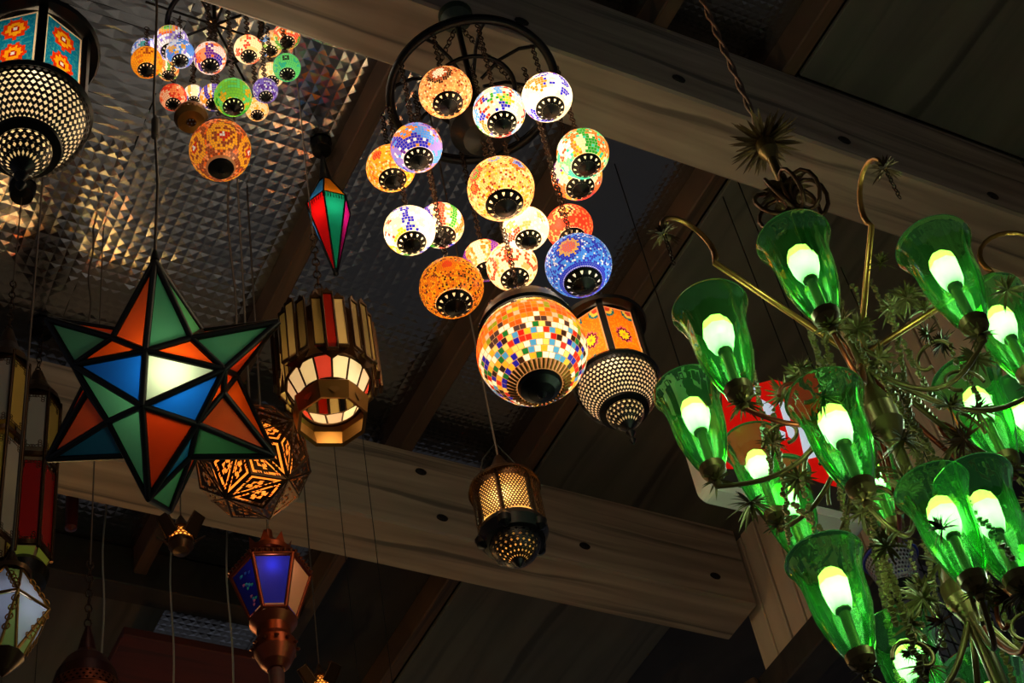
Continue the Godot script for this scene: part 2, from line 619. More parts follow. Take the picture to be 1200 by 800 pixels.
# kinds: patch, bead, flower, stripe, band
func tile_colour(st: Dictionary, th: float, ph: float, d: Vector3, ctx: Dictionary) -> Color:
	var bg: Array = ctx.bg
	var col: Color = bg[ctx.rng.randi() % bg.size()]
	match st.kind:
		"patch":
			var best := -2.0
			var pick := 0
			for k in ctx.centres.size():
				var q: float = d.dot(ctx.centres[k]) + ctx.rng.randf_range(-0.015, 0.015)
				if q > best:
					best = q
					pick = k
			if ctx.rng.randf() < 0.82:
				col = ctx.patch_colours[pick]
		"stripe":
			var fgs: Array = ctx.fg
			var lane := int((ph + PI) / TAU * st.get("n", 16))
			col = fgs[lane % fgs.size()] if lane % 2 == 0 else col
		"band":
			var turn := fposmod(ph / TAU * 9.0 + 0.2, 1.0)
			var edge := 1.78 + 0.20 * absf(turn - 0.5) * 2.0
			var pick := []
			if th < 1.22:
				pick = [Color(1, 0.75, 0.35), Color(0.10, 0.05, 0.03), Color(1, 0.5, 0.05), Color(0.9, 0.85, 0.7)]
			elif th < edge - 0.12:
				pick = [Color(1.0, 0.14, 0.005), Color(1.0, 0.18, 0.008), Color(0.95, 0.08, 0.004), Color(1.0, 0.24, 0.01), Color(0.9, 0.10, 0.005), Color(1.0, 0.14, 0.005), Color(0.25, 0.30, 0.01), Color(0.6, 0.45, 0.35), Color(1.0, 0.45, 0.02)]
			elif th < edge + 0.04:
				pick = [Color(1, 0.92, 0.8), Color(1, 0.92, 0.8), Color(0.06, 0.03, 0.03)]
			else:
				pick = [Color(1, 0.95, 0.88), Color(1, 0.95, 0.88), Color(0.55, 0.008, 0.004), Color(0.65, 0.02, 0.008), Color(0.008, 0.010, 0.45), Color(0.01, 0.01, 0.5), Color(1.0, 0.45, 0.02), Color(0.06, 0.32, 0.75), Color(0.006, 0.16, 0.03), Color(0.03, 0.008, 0.006), Color(1.0, 0.66, 0.18)]
			col = pick[ctx.rng.randi() % pick.size()]
	if ctx.has("suns"):
		for s in ctx.suns:
			var ang := acos(clampf(d.dot(s.d), -1.0, 1.0))
			if ang < s.r:
				var e := Vector3.UP.cross(s.d).normalized()
				var f: Vector3 = s.d.cross(e)
				var az := atan2(d.dot(f), d.dot(e))
				var ringk := int(ang / s.r * s.cols.size())
				var wob := 0.12 * sin(az * s.get("petals", 10))
				ringk = clampi(int((ang / s.r + wob * ang / s.r) * s.cols.size()), 0, s.cols.size() - 1)
				col = s.cols[ringk]
	return col

func mosaic_mesh(st: Dictionary, seed_: int) -> MB:
	var mb := MB.new()
	var r := RandomNumberGenerator.new()
	r.seed = seed_
	var ctx := {"rng": r, "bg": pal(st.bg)}
	if st.has("fg"):
		ctx.fg = pal(st.fg)
	if st.kind == "patch":
		var cs := []
		var pc := []
		var fg := pal(st.fg)
		for k in st.get("n", 60):
			cs.append(Vector3(r.randfn(), r.randfn(), r.randfn()).normalized())
			pc.append(fg[r.randi() % fg.size()])
		ctx.centres = cs
		ctx.patch_colours = pc
	if st.has("suns"):
		var ss := []
		for s in st.suns:      # [polar, azimuth from the front, radius, colours, petals]
			var th: float = s[0] + (0.42 if s[0] < 3.0 else 0.0)
			ss.append({"d": Vector3(sin(th) * sin(s[1]), cos(th), sin(th) * cos(s[1])), "r": s[2], "cols": pal(s[3]), "petals": s[4]})
		ctx.suns = ss
	var tall: float = st.get("tall", 0.92)
	var tile: float = st.get("tile", 0.12)
	var mean := Color(0, 0, 0)
	for q in ctx.bg:
		mean += q
	mean = mean * (0.55 / ctx.bg.size())
	var grout: Color = st.get("grout", mean)
	grout.a = 1.0
	# clear white glass under the cap, tinted grout above
	var prof := []
	for k in 6:
		var th := PI - k * 0.64 / 5.0
		prof.append(Vector2(sin(th) * 0.985, cos(th) * 0.985 * tall))
	mb.lathe(prof, 32, Vector3.ZERO, Color(1.0, 0.88, 0.66) if st.get("pierced", true) else grout)
	prof = []
	for k in 16:
		var th := PI - 0.64 - k * (PI - 0.94) / 15.0
		prof.append(Vector2(sin(th) * 0.985, cos(th) * 0.985 * tall))
	mb.lathe(prof, 32, Vector3.ZERO, grout)
	var th0 := 0.36
	var th1: float = PI - st.get("cap", 0.50)
	var rows := int((th1 - th0) / tile)
	var dt := (th1 - th0) / rows
	for j in rows:
		var th := th0 + (j + 0.5) * dt
		var cnt := maxi(6, int(TAU * sin(th) / tile))
		for i in cnt:
			var ph := TAU * (i + 0.5 * (j % 2)) / cnt - PI
			var hw := PI / cnt * 0.90
			var hh := dt * 0.45
			if st.kind == "bead":
				hw *= r.randf_range(0.8, 1.05)
			var d := Vector3(sin(th) * sin(ph), cos(th), sin(th) * cos(ph))
			var col := tile_colour(st, th, ph, d, ctx)
			var q := []
			for k in [[-1, -1], [1, -1], [1, 1], [-1, 1]]:
				var t2: float = th + k[1] * hh
				var p2: float = ph + k[0] * hw
				q.append(Vector3(sin(t2) * sin(p2), cos(t2) * tall, sin(t2) * cos(p2)))
			mb.quad(q[0], q[1], q[2], q[3], d, col)
	return mb

var cap_mesh: ArrayMesh
var collar_mesh: ArrayMesh

func cap_meshes() -> void:
	# bottom cap: dome with a ring of openings, hanging point in the middle
	var mb := MB.new()
	var ang := [0.60, 0.50, 0.39, 0.32]
	var segs := 36
	var pt := func(a: float, k: float, lift: float) -> Vector3:
		var ph: float = TAU * k / segs
		return Vector3(sin(a) * sin(ph), -cos(a) * 0.92, sin(a) * cos(ph)) * lift
	for s in segs:
		mb.quad(pt.call(ang[0], s, 1.01), pt.call(ang[0], s + 1, 1.01), pt.call(ang[1], s + 1, 1.04), pt.call(ang[1], s, 1.04), pt.call(ang[0], s, 1.0))
		if s % 3 > 0:
			mb.quad(pt.call(ang[1], s, 1.04), pt.call(ang[1], s + 1, 1.04), pt.call(ang[2], s + 1, 1.06), pt.call(ang[2], s, 1.06), pt.call(ang[1], s, 1.0))
		else:
			# the opening is drawn in at its inner corners
			var a: Vector3 = pt.call(ang[1], s, 1.04)
			mb.tri(pt.call(lerpf(ang[1], ang[2], 0.4), s, 1.05), pt.call(ang[2], s, 1.06), pt.call(ang[2], s + 0.4, 1.06), a)
			mb.tri(pt.call(lerpf(ang[1], ang[2], 0.4), s + 1, 1.05), pt.call(ang[2], s + 1, 1.06), pt.call(ang[2], s + 0.6, 1.06), a)
		mb.quad(pt.call(ang[2], s, 1.06), pt.call(ang[2], s + 1, 1.06), pt.call(ang[3], s + 1, 1.10), pt.call(ang[3], s, 1.10), pt.call(ang[2], s, 1.0))
	var y3 := -cos(0.32) * 0.92 * 1.10
	mb.lathe([Vector2(0, y3 - 0.20), Vector2(0.04, y3 - 0.19), Vector2(0.05, y3 - 0.14), Vector2(0.13, y3 - 0.11), Vector2(0.26, y3 - 0.04), Vector2(sin(0.32) * 1.10, y3)], 24)
	cap_mesh = mb.mesh()
	# top collar
	var cb := MB.new()
	cb.lathe([Vector2(0.52, 0.76), Vector2(0.55, 0.79), Vector2(0.52, 0.84), Vector2(0.40, 0.96), Vector2(0.28, 1.02), Vector2(0.12, 1.06), Vector2(0.07, 1.12), Vector2(0.07, 1.20), Vector2(0, 1.22)], 24)
	cb.ring(Vector3(0, 1.28, 0), Vector3.RIGHT, 0.09, 0.025, 12, 5)
	collar_mesh = cb.mesh()

func globe(parent: Node3D, at: Vector3, rad: float, st: Dictionary, seed_: int, hang_y: float, light: float, col: Color, label: String) -> Node3D:
	var g := sub(parent, "globe_lamp", at - parent.position, label)
	var b := Basis(Vector3.UP, facing(at)).scaled(Vector3.ONE * rad)
	var xf := Transform3D(b, Vector3.ZERO)
	part(g, "mosaic_glass", mosaic_mesh(st, seed_), M.mosaic, xf)
	var fit := Transform3D(b * Basis.from_scale(Vector3(1, st.get("tall", 0.92) / 0.92, 1)), Vector3.ZERO)
	part(g, "bottom_cap", cap_mesh, M.black, fit)
	part(g, "top_collar", collar_mesh, M.black, fit)
	if hang_y > at.y + rad * 1.4:
		var mb := MB.new()
		mb.links(Vector3(0, rad * 1.33, 0), Vector3(0, hang_y - at.y, 0))
		part(g, "chain", mb, M.chain)
	if light > 0.0:
		omni(g, Vector3(0, rad * 0.05, 0), light * pow(rad / 0.065, 2.0), col, rad * 0.3)
	return g

func build_main_chandelier() -> void:
	cap_meshes()
	var axis := Vector3(1.517, 0, -2.035)
	var ry := y_on(axis, 108.0)
	var ch := thing("mosaic_chandelier", "large chandelier of many mosaic glass globes under a round black ring", "chandelier", Vector3(axis.x, ry, axis.z))
	var rr := 0.208
	var mb := MB.new()
	mb.ring(Vector3.ZERO, Vector3.UP, rr, 0.011, 64, 8)
	mb.ring(Vector3(0, 0.016, 0), Vector3.UP, rr, 0.006, 64, 6)
	part(ch, "outer_ring", mb, M.black)
	mb = MB.new()
	mb.ring(Vector3.ZERO, Vector3.UP, 0.105, 0.006, 40, 6)
	part(ch, "inner_ring", mb, M.black)
	for k in 8:
		mb = MB.new()
		var d := Vector3(cos(TAU * k / 8 + 0.3), 0, sin(TAU * k / 8 + 0.3))
		mb.tube([d * 0.03 + Vector3(0, 0.03, 0), d * 0.09 + Vector3(0, 0.055, 0), d * 0.15 + Vector3(0, 0.045, 0), d * rr], 0.005, 6)
		part(ch, "spoke", mb, M.black)
	# pierced dome under the hub
	var dome := MB.new()
	var df := func(u: float, v: float) -> Vector3:
		var th := 0.4 + v * 1.2
		return Vector3(cos(u * TAU) * sin(th) * 0.075, -0.14 + cos(th) * 0.075, sin(u * TAU) * sin(th) * 0.075)
	dome.pierced(df, 30, 7, 0.55, Vector3(0, -0.14, 0))
	dome.lathe([Vector2(0.0, -0.22), Vector2(0.05, -0.205), Vector2(0.078, -0.17), Vector2(0.078, -0.142)], 30)
	part(ch, "pierced_hub", dome, M.black)
	mb = MB.new()
	mb.tube([Vector3(0, -0.08, 0), Vector3(0, BEAM_LOW - ry, 0)], 0.008, 8)
	part(ch, "stem", mb, M.black)
	for k in 3:
		mb = MB.new()
		var d := Vector3(cos(TAU * k / 3), 0, sin(TAU * k / 3))
		mb.links(d * rr, Vector3(0, BEAM_LOW - ry - 0.06, 0) + d * 0.01)
		part(ch, "chain", mb, M.chain)
	var rose := MB.new()
	rose.lathe([Vector2(0, -0.05), Vector2(0.02, -0.045), Vector2(0.042, -0.02), Vector2(0.046, 0.0), Vector2(0.0, 0.0)], 24)
	var rm := mat("green_rose", Color(0.10, 0.16, 0.10), 0.5)
	part(ch, "ceiling_rose", rose, rm, Transform3D(Basis(), Vector3(0, BEAM_LOW - ry, 0)), "round dark green ceiling rose")
	var warm := Color(1.0, 0.90, 0.72)
	# px, py, diameter px, offset back, light, style, label
	var list := [
		[522, 108, 63, -0.19, 0.013, {"kind": "bead", "bg": ["h", "h", "c", "h", "w", "n", "c"], "tile": 0.085, "suns": [[1.25, -0.1, 0.5, ["W", "W", "n", "k"], 10]]}, "peach beaded globe with a white flower on top"],
		[585, 131, 62, -0.19, 0.020, {"kind": "patch", "bg": ["w", "W"], "fg": ["w", "o", "r", "b", "W", "y", "l", "w", "g", "W"], "n": 80}, "globe of white, blue and orange patches"],
		[641, 114, 60, -0.10, 0.024, {"kind": "patch", "bg": ["w", "W"], "fg": ["w", "W", "o", "w", "b", "W", "q", "W"], "n": 60}, "white globe with orange and blue patches beside ring"],
		[488, 173, 61, -0.13, 0.015, {"kind": "patch", "bg": ["l", "W", "a"], "fg": ["b", "a", "l", "p", "a", "l", "y", "v"], "n": 60}, "blue and orange patched globe"],
		[458, 197, 58, 0.0, 0.015, {"kind": "bead", "bg": ["y", "y", "a", "c", "y", "o", "w"], "tile": 0.09, "suns": [[1.3, -0.5, 0.35, ["r", "q", "y"], 6]]}, "golden yellow beaded globe with red speckles"],
		[683, 180, 62, -0.02, 0.016, {"kind": "patch", "bg": ["t", "w"], "fg": ["t", "t", "o", "w", "g", "y", "q", "m", "W"], "n": 80}, "turquoise and orange patched globe"],
		[676, 206, 60, 0.10, 0.015, {"kind": "patch", "bg": ["p", "w"], "fg": ["p", "o", "y", "w", "v", "q"], "n": 50}, "purple and yellow globe behind the turquoise globe"],
		[587, 221, 79, -0.08, 0.014, {"kind": "bead", "bg": ["c", "c", "y", "w", "h", "c", "n", "c"], "tile": 0.07, "suns": [[1.15, -0.7, 0.28, ["r", "g", "q"], 5], [1.1, 0.75, 0.28, ["b", "l", "o"], 5], [1.55, -1.0, 0.18, ["o", "r"], 5], [0.9, 0.0, 0.2, ["y", "l"], 5]]}, "cream beaded globe with coloured flowers round the top"],
		[480, 270, 61, -0.02, 0.021, {"kind": "patch", "bg": ["w", "W"], "fg": ["w", "W", "w", "b", "q", "y", "g", "w", "W"], "n": 60}, "white globe dotted with blue and red beside striped globe"],
		[516, 264, 56, 0.12, 0.017, {"kind": "stripe", "bg": ["w", "W", "h"], "fg": ["q", "w", "g", "b", "o"], "n": 20}, "globe striped in red, white and green"],
		[616, 268, 55, 0.02, 0.024, {"kind": "patch", "bg": ["w", "W"], "fg": ["w", "W", "w", "W", "h", "w", "q"], "n": 60}, "nearly all white globe with faint red marks"],
		[667, 266, 56, 0.10, 0.010, {"kind": "bead", "bg": ["q", "q", "h", "q"], "tile": 0.10, "suns": [[1.2, 0.0, 0.42, ["y", "c", "k", "c"], 6]]}, "coral red globe with a cream star"],
		[678, 311, 79, -0.04, 0.013, {"kind": "bead", "bg": ["l", "l", "b", "W", "l", "b"], "tile": 0.065, "suns": [[1.35, -0.15, 0.42, ["o", "o", "y", "b"], 12], [3.1415, 0.0, 0.78, ["b", "b", "b"], 0]]}, "blue beaded globe with an orange sun"],
		[529, 337, 76, -0.04, 0.011, {"kind": "bead", "bg": ["a", "a", "y", "n", "y", "a", "k"], "tile": 0.062, "suns": [[1.2, 0.0, 0.3, ["q", "a"], 9]]}, "amber beaded globe with brown flecks"],
		[568, 305, 52, 0.16, 0.013, {"kind": "stripe", "bg": ["w", "o", "h"], "fg": ["p", "o", "w", "v"], "n": 14}, "orange and purple striped globe behind the amber globe"],
		[600, 312, 60, 0.10, 0.016, {"kind": "flower", "bg": ["w", "w", "h"], "suns": [[1.45, 0.0, 0.55, ["y", "q", "w", "q", "w"], 8], [1.4, 1.2, 0.5, ["o", "w", "q"], 8], [1.4, -1.2, 0.5, ["o", "w", "q"], 8]]}, "white globe with red petals above the big mosaic globe"],
	]
	var sd := 100
	for g in list:
		var p := at_s(g[0], g[1], axis, g[3])
		globe(ch, p, metres(g[2], p) / 2.0, g[5], sd, ry - 0.004, g[4] * 1.3, warm, g[6])
		sd += 1
	# the large globe at the foot
	var pb := at_s(623, 412, axis, 0.0)
	pb.x = lerpf(pb.x, axis.x, 0.3)
	var rb := metres(131, pb) / 2.0
	var big := sub(ch, "globe_lamp", pb - ch.position, "largest globe of square coloured tiles under an orange band")
	var xf := Transform3D(Basis(Vector3.UP, facing(pb)).scaled(Vector3.ONE * rb), Vector3.ZERO)
	var tiles := part(big, "mosaic_glass", mosaic_mesh({"kind": "band", "pierced": false, "bg": ["w"], "tile": 0.112, "cap": 0.60, "grout": Color(0.40, 0.22, 0.10), "tall": 0.96}, 900), M.mosaic, xf)
	tiles.set_meta("kind", "stuff")
	var bm := MB.new()
	bm.lathe([Vector2(0, -1.22), Vector2(0.05, -1.2), Vector2(0.09, -1.12), Vector2(0.24, -1.07), Vector2(0.36, -0.98), Vector2(0.40, -0.90), Vector2(0.37, -0.87)], 32)
	part(big, "bottom_cap", bm, M.black, xf)
	bm = MB.new()
	var cf := func(u: float, v: float) -> Vector3:
		var th := 1.06 - v * 0.22
		return Vector3(cos(u * TAU) * sin(th), -cos(th) * 0.98, sin(u * TAU) * sin(th)) * (1.03 - 0.0 * v)
	for k in 40:
		var a := TAU * k / 40.0
		var p0 := Vector3(sin(0.60) * cos(a), -cos(0.60) * 0.96, sin(0.60) * sin(a)) * 1.01
		var p1 := Vector3(sin(0.42) * cos(a), -cos(0.42) * 0.96, sin(0.42) * sin(a)) * 1.04
		bm.tube([p0, p1], 0.028, 5)
	part(big, "beaded_fringe", bm, M.brass, xf)
	# dark collar with small jewelled flowers
	bm = MB.new()
	bm.lathe([Vector2(0.74, 0.55), Vector2(0.86, 0.55), Vector2(0.90, 0.60), Vector2(0.84, 0.78), Vector2(0.78, 0.92), Vector2(0.60, 1.10), Vector2(0.30, 1.24), Vector2(0.10, 1.28), Vector2(0.08, 1.4), Vector2(0, 1.42)], 40)
	var collar := part(big, "top_collar", bm, M.black, xf)
	for k in 9:
		var a := TAU * k / 9.0
		var d := Vector3(sin(a), 0, cos(a))
		var o := d * 0.825 + Vector3(0, 0.84, 0)
		var nrm := (d * 0.93 + Vector3(0, 0.37, 0)).normalized()
		var e := Vector3.UP.cross(d).normalized()
		var f := nrm.cross(e)
		var jm := MB.new()
		for j in 6:
			var ja := TAU * j / 5.0
			var jo := o + (e * cos(ja) + f * sin(ja)) * (0.05 if j < 5 else 0.0)
			var jc: Color = [Color(1, 0.9, 0.7), Color(1, 0.3, 0.2), Color(0.3, 0.3, 1), Color(1, 0.8, 0.3), Color(1, 0.9, 0.8)][(j + k) % 5]
			for t in 8:
				jm.tri(jo + nrm * 0.022, jo + (e * cos(TAU * t / 8) + f * sin(TAU * t / 8)) * 0.020 + nrm * 0.008, jo + (e * cos(TAU * (t + 1) / 8) + f * sin(TAU * (t + 1) / 8)) * 0.020 + nrm * 0.008, nrm, jc)
		part(collar, "jewel_flower", jm, M.mosaic)
	mb = MB.new()
	mb.links(Vector3(0, rb * 1.4, 0), Vector3(0, ry - 0.2 - pb.y, 0))
	part(big, "chain", mb, M.chain)
	omni(big, Vector3(0, 0, 0) + fh * -0.25 * rb, 0.05, warm, 0.03)

func build_far_chandelier() -> void:
	var base := at_d(258, 175, 4.55)
	var axis := Vector3(base.x, 0, base.z)
	var ry := minf(y_on(axis, 6.0), 6.0)
	var ch := thing("mosaic_chandelier", "smaller chandelier of pastel globes close under the silver foil ceiling", "chandelier", Vector3(axis.x, ry, axis.z))
	var rr := 0.13
	var mb := MB.new()
	mb.ring(Vector3.ZERO, Vector3.UP, rr, 0.008, 48, 6)
	mb.ring(Vector3(0, 0.012, 0), Vector3.UP, rr, 0.004, 48, 6)
	part(ch, "outer_ring", mb, M.black)
	for k in 4:
		mb = MB.new()
		var d := Vector3(cos(TAU * k / 8), 0, sin(TAU * k / 8))
		mb.tube([-d * 0.2, d * 0.2], 0.004, 6)
		part(ch, "spoke", mb, M.black)
	mb = MB.new()
	mb.tube([Vector3(0, -0.03, 0), Vector3(0, FOIL_Y - ry, 0)], 0.007, 8)
	mb.lathe([Vector2(0, -0.05), Vector2(0.03, -0.04), Vector2(0.045, 0.0), Vector2(0.0, 0.0)], 20, Vector3(0, FOIL_Y - ry, 0))
	part(ch, "stem", mb, M.black)
	var warm := Color(1.0, 0.92, 0.80)
	var list := [
		[172, 19, 32, 0.0, 0.011, {"kind": "bead", "bg": ["l", "W", "v", "W"], "suns": [[1.5, -0.3, 0.4, ["t", "W"], 6]]}, "pale blue globe at the edge of the far chandelier"],
		[200, 10, 38, -0.02, 0.016, {"kind": "bead", "bg": ["W", "W", "v"], "suns": [[1.0, -0.2, 0.6, ["g", "e", "y", "o"], 12]]}, "white globe with a green and orange sun"],
		[172, 73, 35, -0.04, 0.014, {"kind": "bead", "bg": ["y", "y", "y", "a"], "suns": [[1.25, 0.0, 0.45, ["n", "y", "n", "y"], 10]]}, "yellow globe with a brown dotted flower"],
		[211, 63, 32, -0.05, 0.014, {"kind": "patch", "bg": ["l", "W"], "fg": ["l", "W", "l", "W", "y", "v"], "n": 40}, "light blue and white globe"],
		[246, 68, 36, -0.10, 0.014, {"kind": "patch", "bg": ["W", "o"], "fg": ["W", "p", "o", "b", "W", "h", "W"], "n": 40}, "white globe with purple and orange patches"],
		[291, 58, 32, -0.05, 0.016, {"kind": "patch", "bg": ["w"], "fg": ["w", "h", "w", "c", "q", "w"], "n": 40}, "cream globe with red streaks"],
		[203, 114, 30, -0.04, 0.011, {"kind": "patch", "bg": ["q", "h"], "fg": ["q", "q", "h", "q", "w"], "n": 70}, "red globe with pale scrolls"],
		[197, 82, 24, 0.06, 0.012, {"kind": "stripe", "bg": ["w", "c"], "fg": ["y", "g", "o"], "n": 20}, "small cream striped globe"],
		[227, 112, 24, 0.05, 0.014, {"kind": "stripe", "bg": ["w", "W"], "fg": ["b", "w", "y"], "n": 20}, "small white striped globe"],
		[250, 114, 30, 0.0, 0.012, {"kind": "stripe", "bg": ["W", "y"], "fg": ["b", "y", "b"], "n": 16}, "small blue and yellow globe"],
		[273, 114, 42, -0.11, 0.013, {"kind": "patch", "bg": ["e", "m"], "fg": ["e", "m", "g", "e", "y", "m", "c"], "n": 50}, "green marbled globe"],
		[311, 106, 28, -0.05, 0.012, {"kind": "bead", "bg": ["v", "v", "p", "W", "v"]}, "lilac beaded globe"],
		[318, 88, 28, 0.04, 0.014, {"kind": "bead", "bg": ["w", "c", "w"]}, "plain cream globe"],
		[336, 79, 31, -0.03, 0.012, {"kind": "bead", "bg": ["m", "m", "t", "m"], "suns": [[1.3, 0.0, 0.5, ["m", "k", "m", "m"], 9]]}, "mint green globe"],
		[301, 128, 26, 0.06, 0.013, {"kind": "bead", "bg": ["w", "c", "w", "y"]}, "small cream globe low on the chandelier"],
		[336, 42, 30, 0.0, 0.012, {"kind": "patch", "bg": ["w"], "fg": ["y", "g", "q", "o", "w"], "n": 40}, "yellow and red globe half hidden behind the beam"],
		[316, 40, 26, 0.07, 0.012, {"kind": "patch", "bg": ["w"], "fg": ["y", "e", "l", "w"], "n": 40}, "pale green globe behind the beam"],
	]
	var sd := 300
	for g in list:
		var p := at_s(g[0], g[1], axis, g[3])
		var st: Dictionary = g[5]
		st.tile = 0.16
		st.tall = 1.08
		var rad := metres(g[2], p) / 2.0 * 1.06
		p.y = minf(p.y, ry - rad * 1.6)
		globe(ch, p, rad, st, sd, ry - 0.003, g[4], warm, g[6])
		sd += 1
	# unlit metal dome
	var pd := at_s(224, 138, axis, -0.02)
	var dm := MB.new()
	var rd := metres(40, pd) / 2.0
	var df := func(u: float, v: float) -> Vector3:
		var th := 0.4 + v * 1.3
		return Vector3(cos(u * TAU) * sin(th), cos(th), sin(u * TAU) * sin(th)) * rd
	dm.pierced(df, 24, 6, 0.5, Vector3.ZERO)
	dm.lathe([Vector2(rd * 0.3, -rd * 0.5), Vector2(rd * 0.8, -rd * 0.45), Vector2(rd, -rd * 0.1)], 24)
	var dn := part(ch, "pierced_dome", dm, M.brass, Transform3D(Basis(), pd - ch.position))
	# brown globe with golden eyes at the foot
	var pb := at_s(258, 176, axis, -0.02)
	var rb := metres(72, pb) / 2.0
	var suns := []
	for k in 5:
		suns.append([1.55, TAU * k / 5.0 + 0.12, 0.52, ["W", "r", "y", "n", "y", "y"], 14])
	var st := {"kind": "bead", "pierced": false, "bg": ["n", "n", "h", "n", "o"], "tile": 0.085, "tall": 1.08, "suns": suns, "grout": Color(0.35, 0.15, 0.06)}
	var big := sub(ch, "globe_lamp", pb - ch.position, "large brown globe with golden ringed eyes")
	var xf := Transform3D(Basis(Vector3.UP, facing(pb)).scaled(Vector3.ONE * rb), Vector3.ZERO)
	part(big, "mosaic_glass", mosaic_mesh(st, 901), M.mosaic, xf)
	var bm := MB.new()
	bm.lathe([Vector2(0, -1.28), Vector2(0.08, -1.26), Vector2(0.12, -1.18), Vector2(0.36, -1.12), Vector2(0.42, -1.02), Vector2(0.40, -0.98)], 28)
	part(big, "bottom_cap", bm, M.black, xf)
	bm = MB.new()
	bm.lathe([Vector2(0.66, 0.68), Vector2(0.78, 0.72), Vector2(0.70, 0.95), Vector2(0.50, 1.15), Vector2(0.2, 1.3), Vector2(0.0, 1.34)], 32)
	part(big, "top_collar", bm, M.black, xf)
	mb = MB.new()
	mb.links(Vector3(0, rb * 1.33, 0), Vector3(0, ry - pb.y, 0))
	part(big, "chain", mb, M.chain)
	omni(big, Vector3.ZERO, 0.0105, warm, 0.02)

# ------------------------------------------------------------------ the star
func pane_mesh(pts: Array, inset: float, out: Vector3, col: Color, rnd := 0.0) -> MB:
	var mb := MB.new()
	var mid := Vector3.ZERO
	for p in pts:
		mid += p
	mid /= pts.size()
	var q := []
	for p in pts:
		var d: Vector3 = p - mid
		q.append(mid + d * maxf(0.1, 1.0 - inset / d.length()))
	# subdivided so that the glass can vary from place to place
	var n := 5
	for k in range(1, q.size() - 1):
		var a: Vector3 = q[0]
		var b: Vector3 = q[k]
		var c: Vector3 = q[k + 1]
		for i in n:
			for j in n - i:
				var p0 := a + (b - a) * (float(i) / n) + (c - a) * (float(j) / n)
				var p1 := a + (b - a) * (float(i + 1) / n) + (c - a) * (float(j) / n)
				var p2 := a + (b - a) * (float(i) / n) + (c - a) * (float(j + 1) / n)
				mb.tri(p0, p1, p2, out, col)
				if i + j < n - 1:
					var p3 := a + (b - a) * (float(i + 1) / n) + (c - a) * (float(j + 1) / n)
					mb.tri(p1, p3, p2, out, col)
	return mb

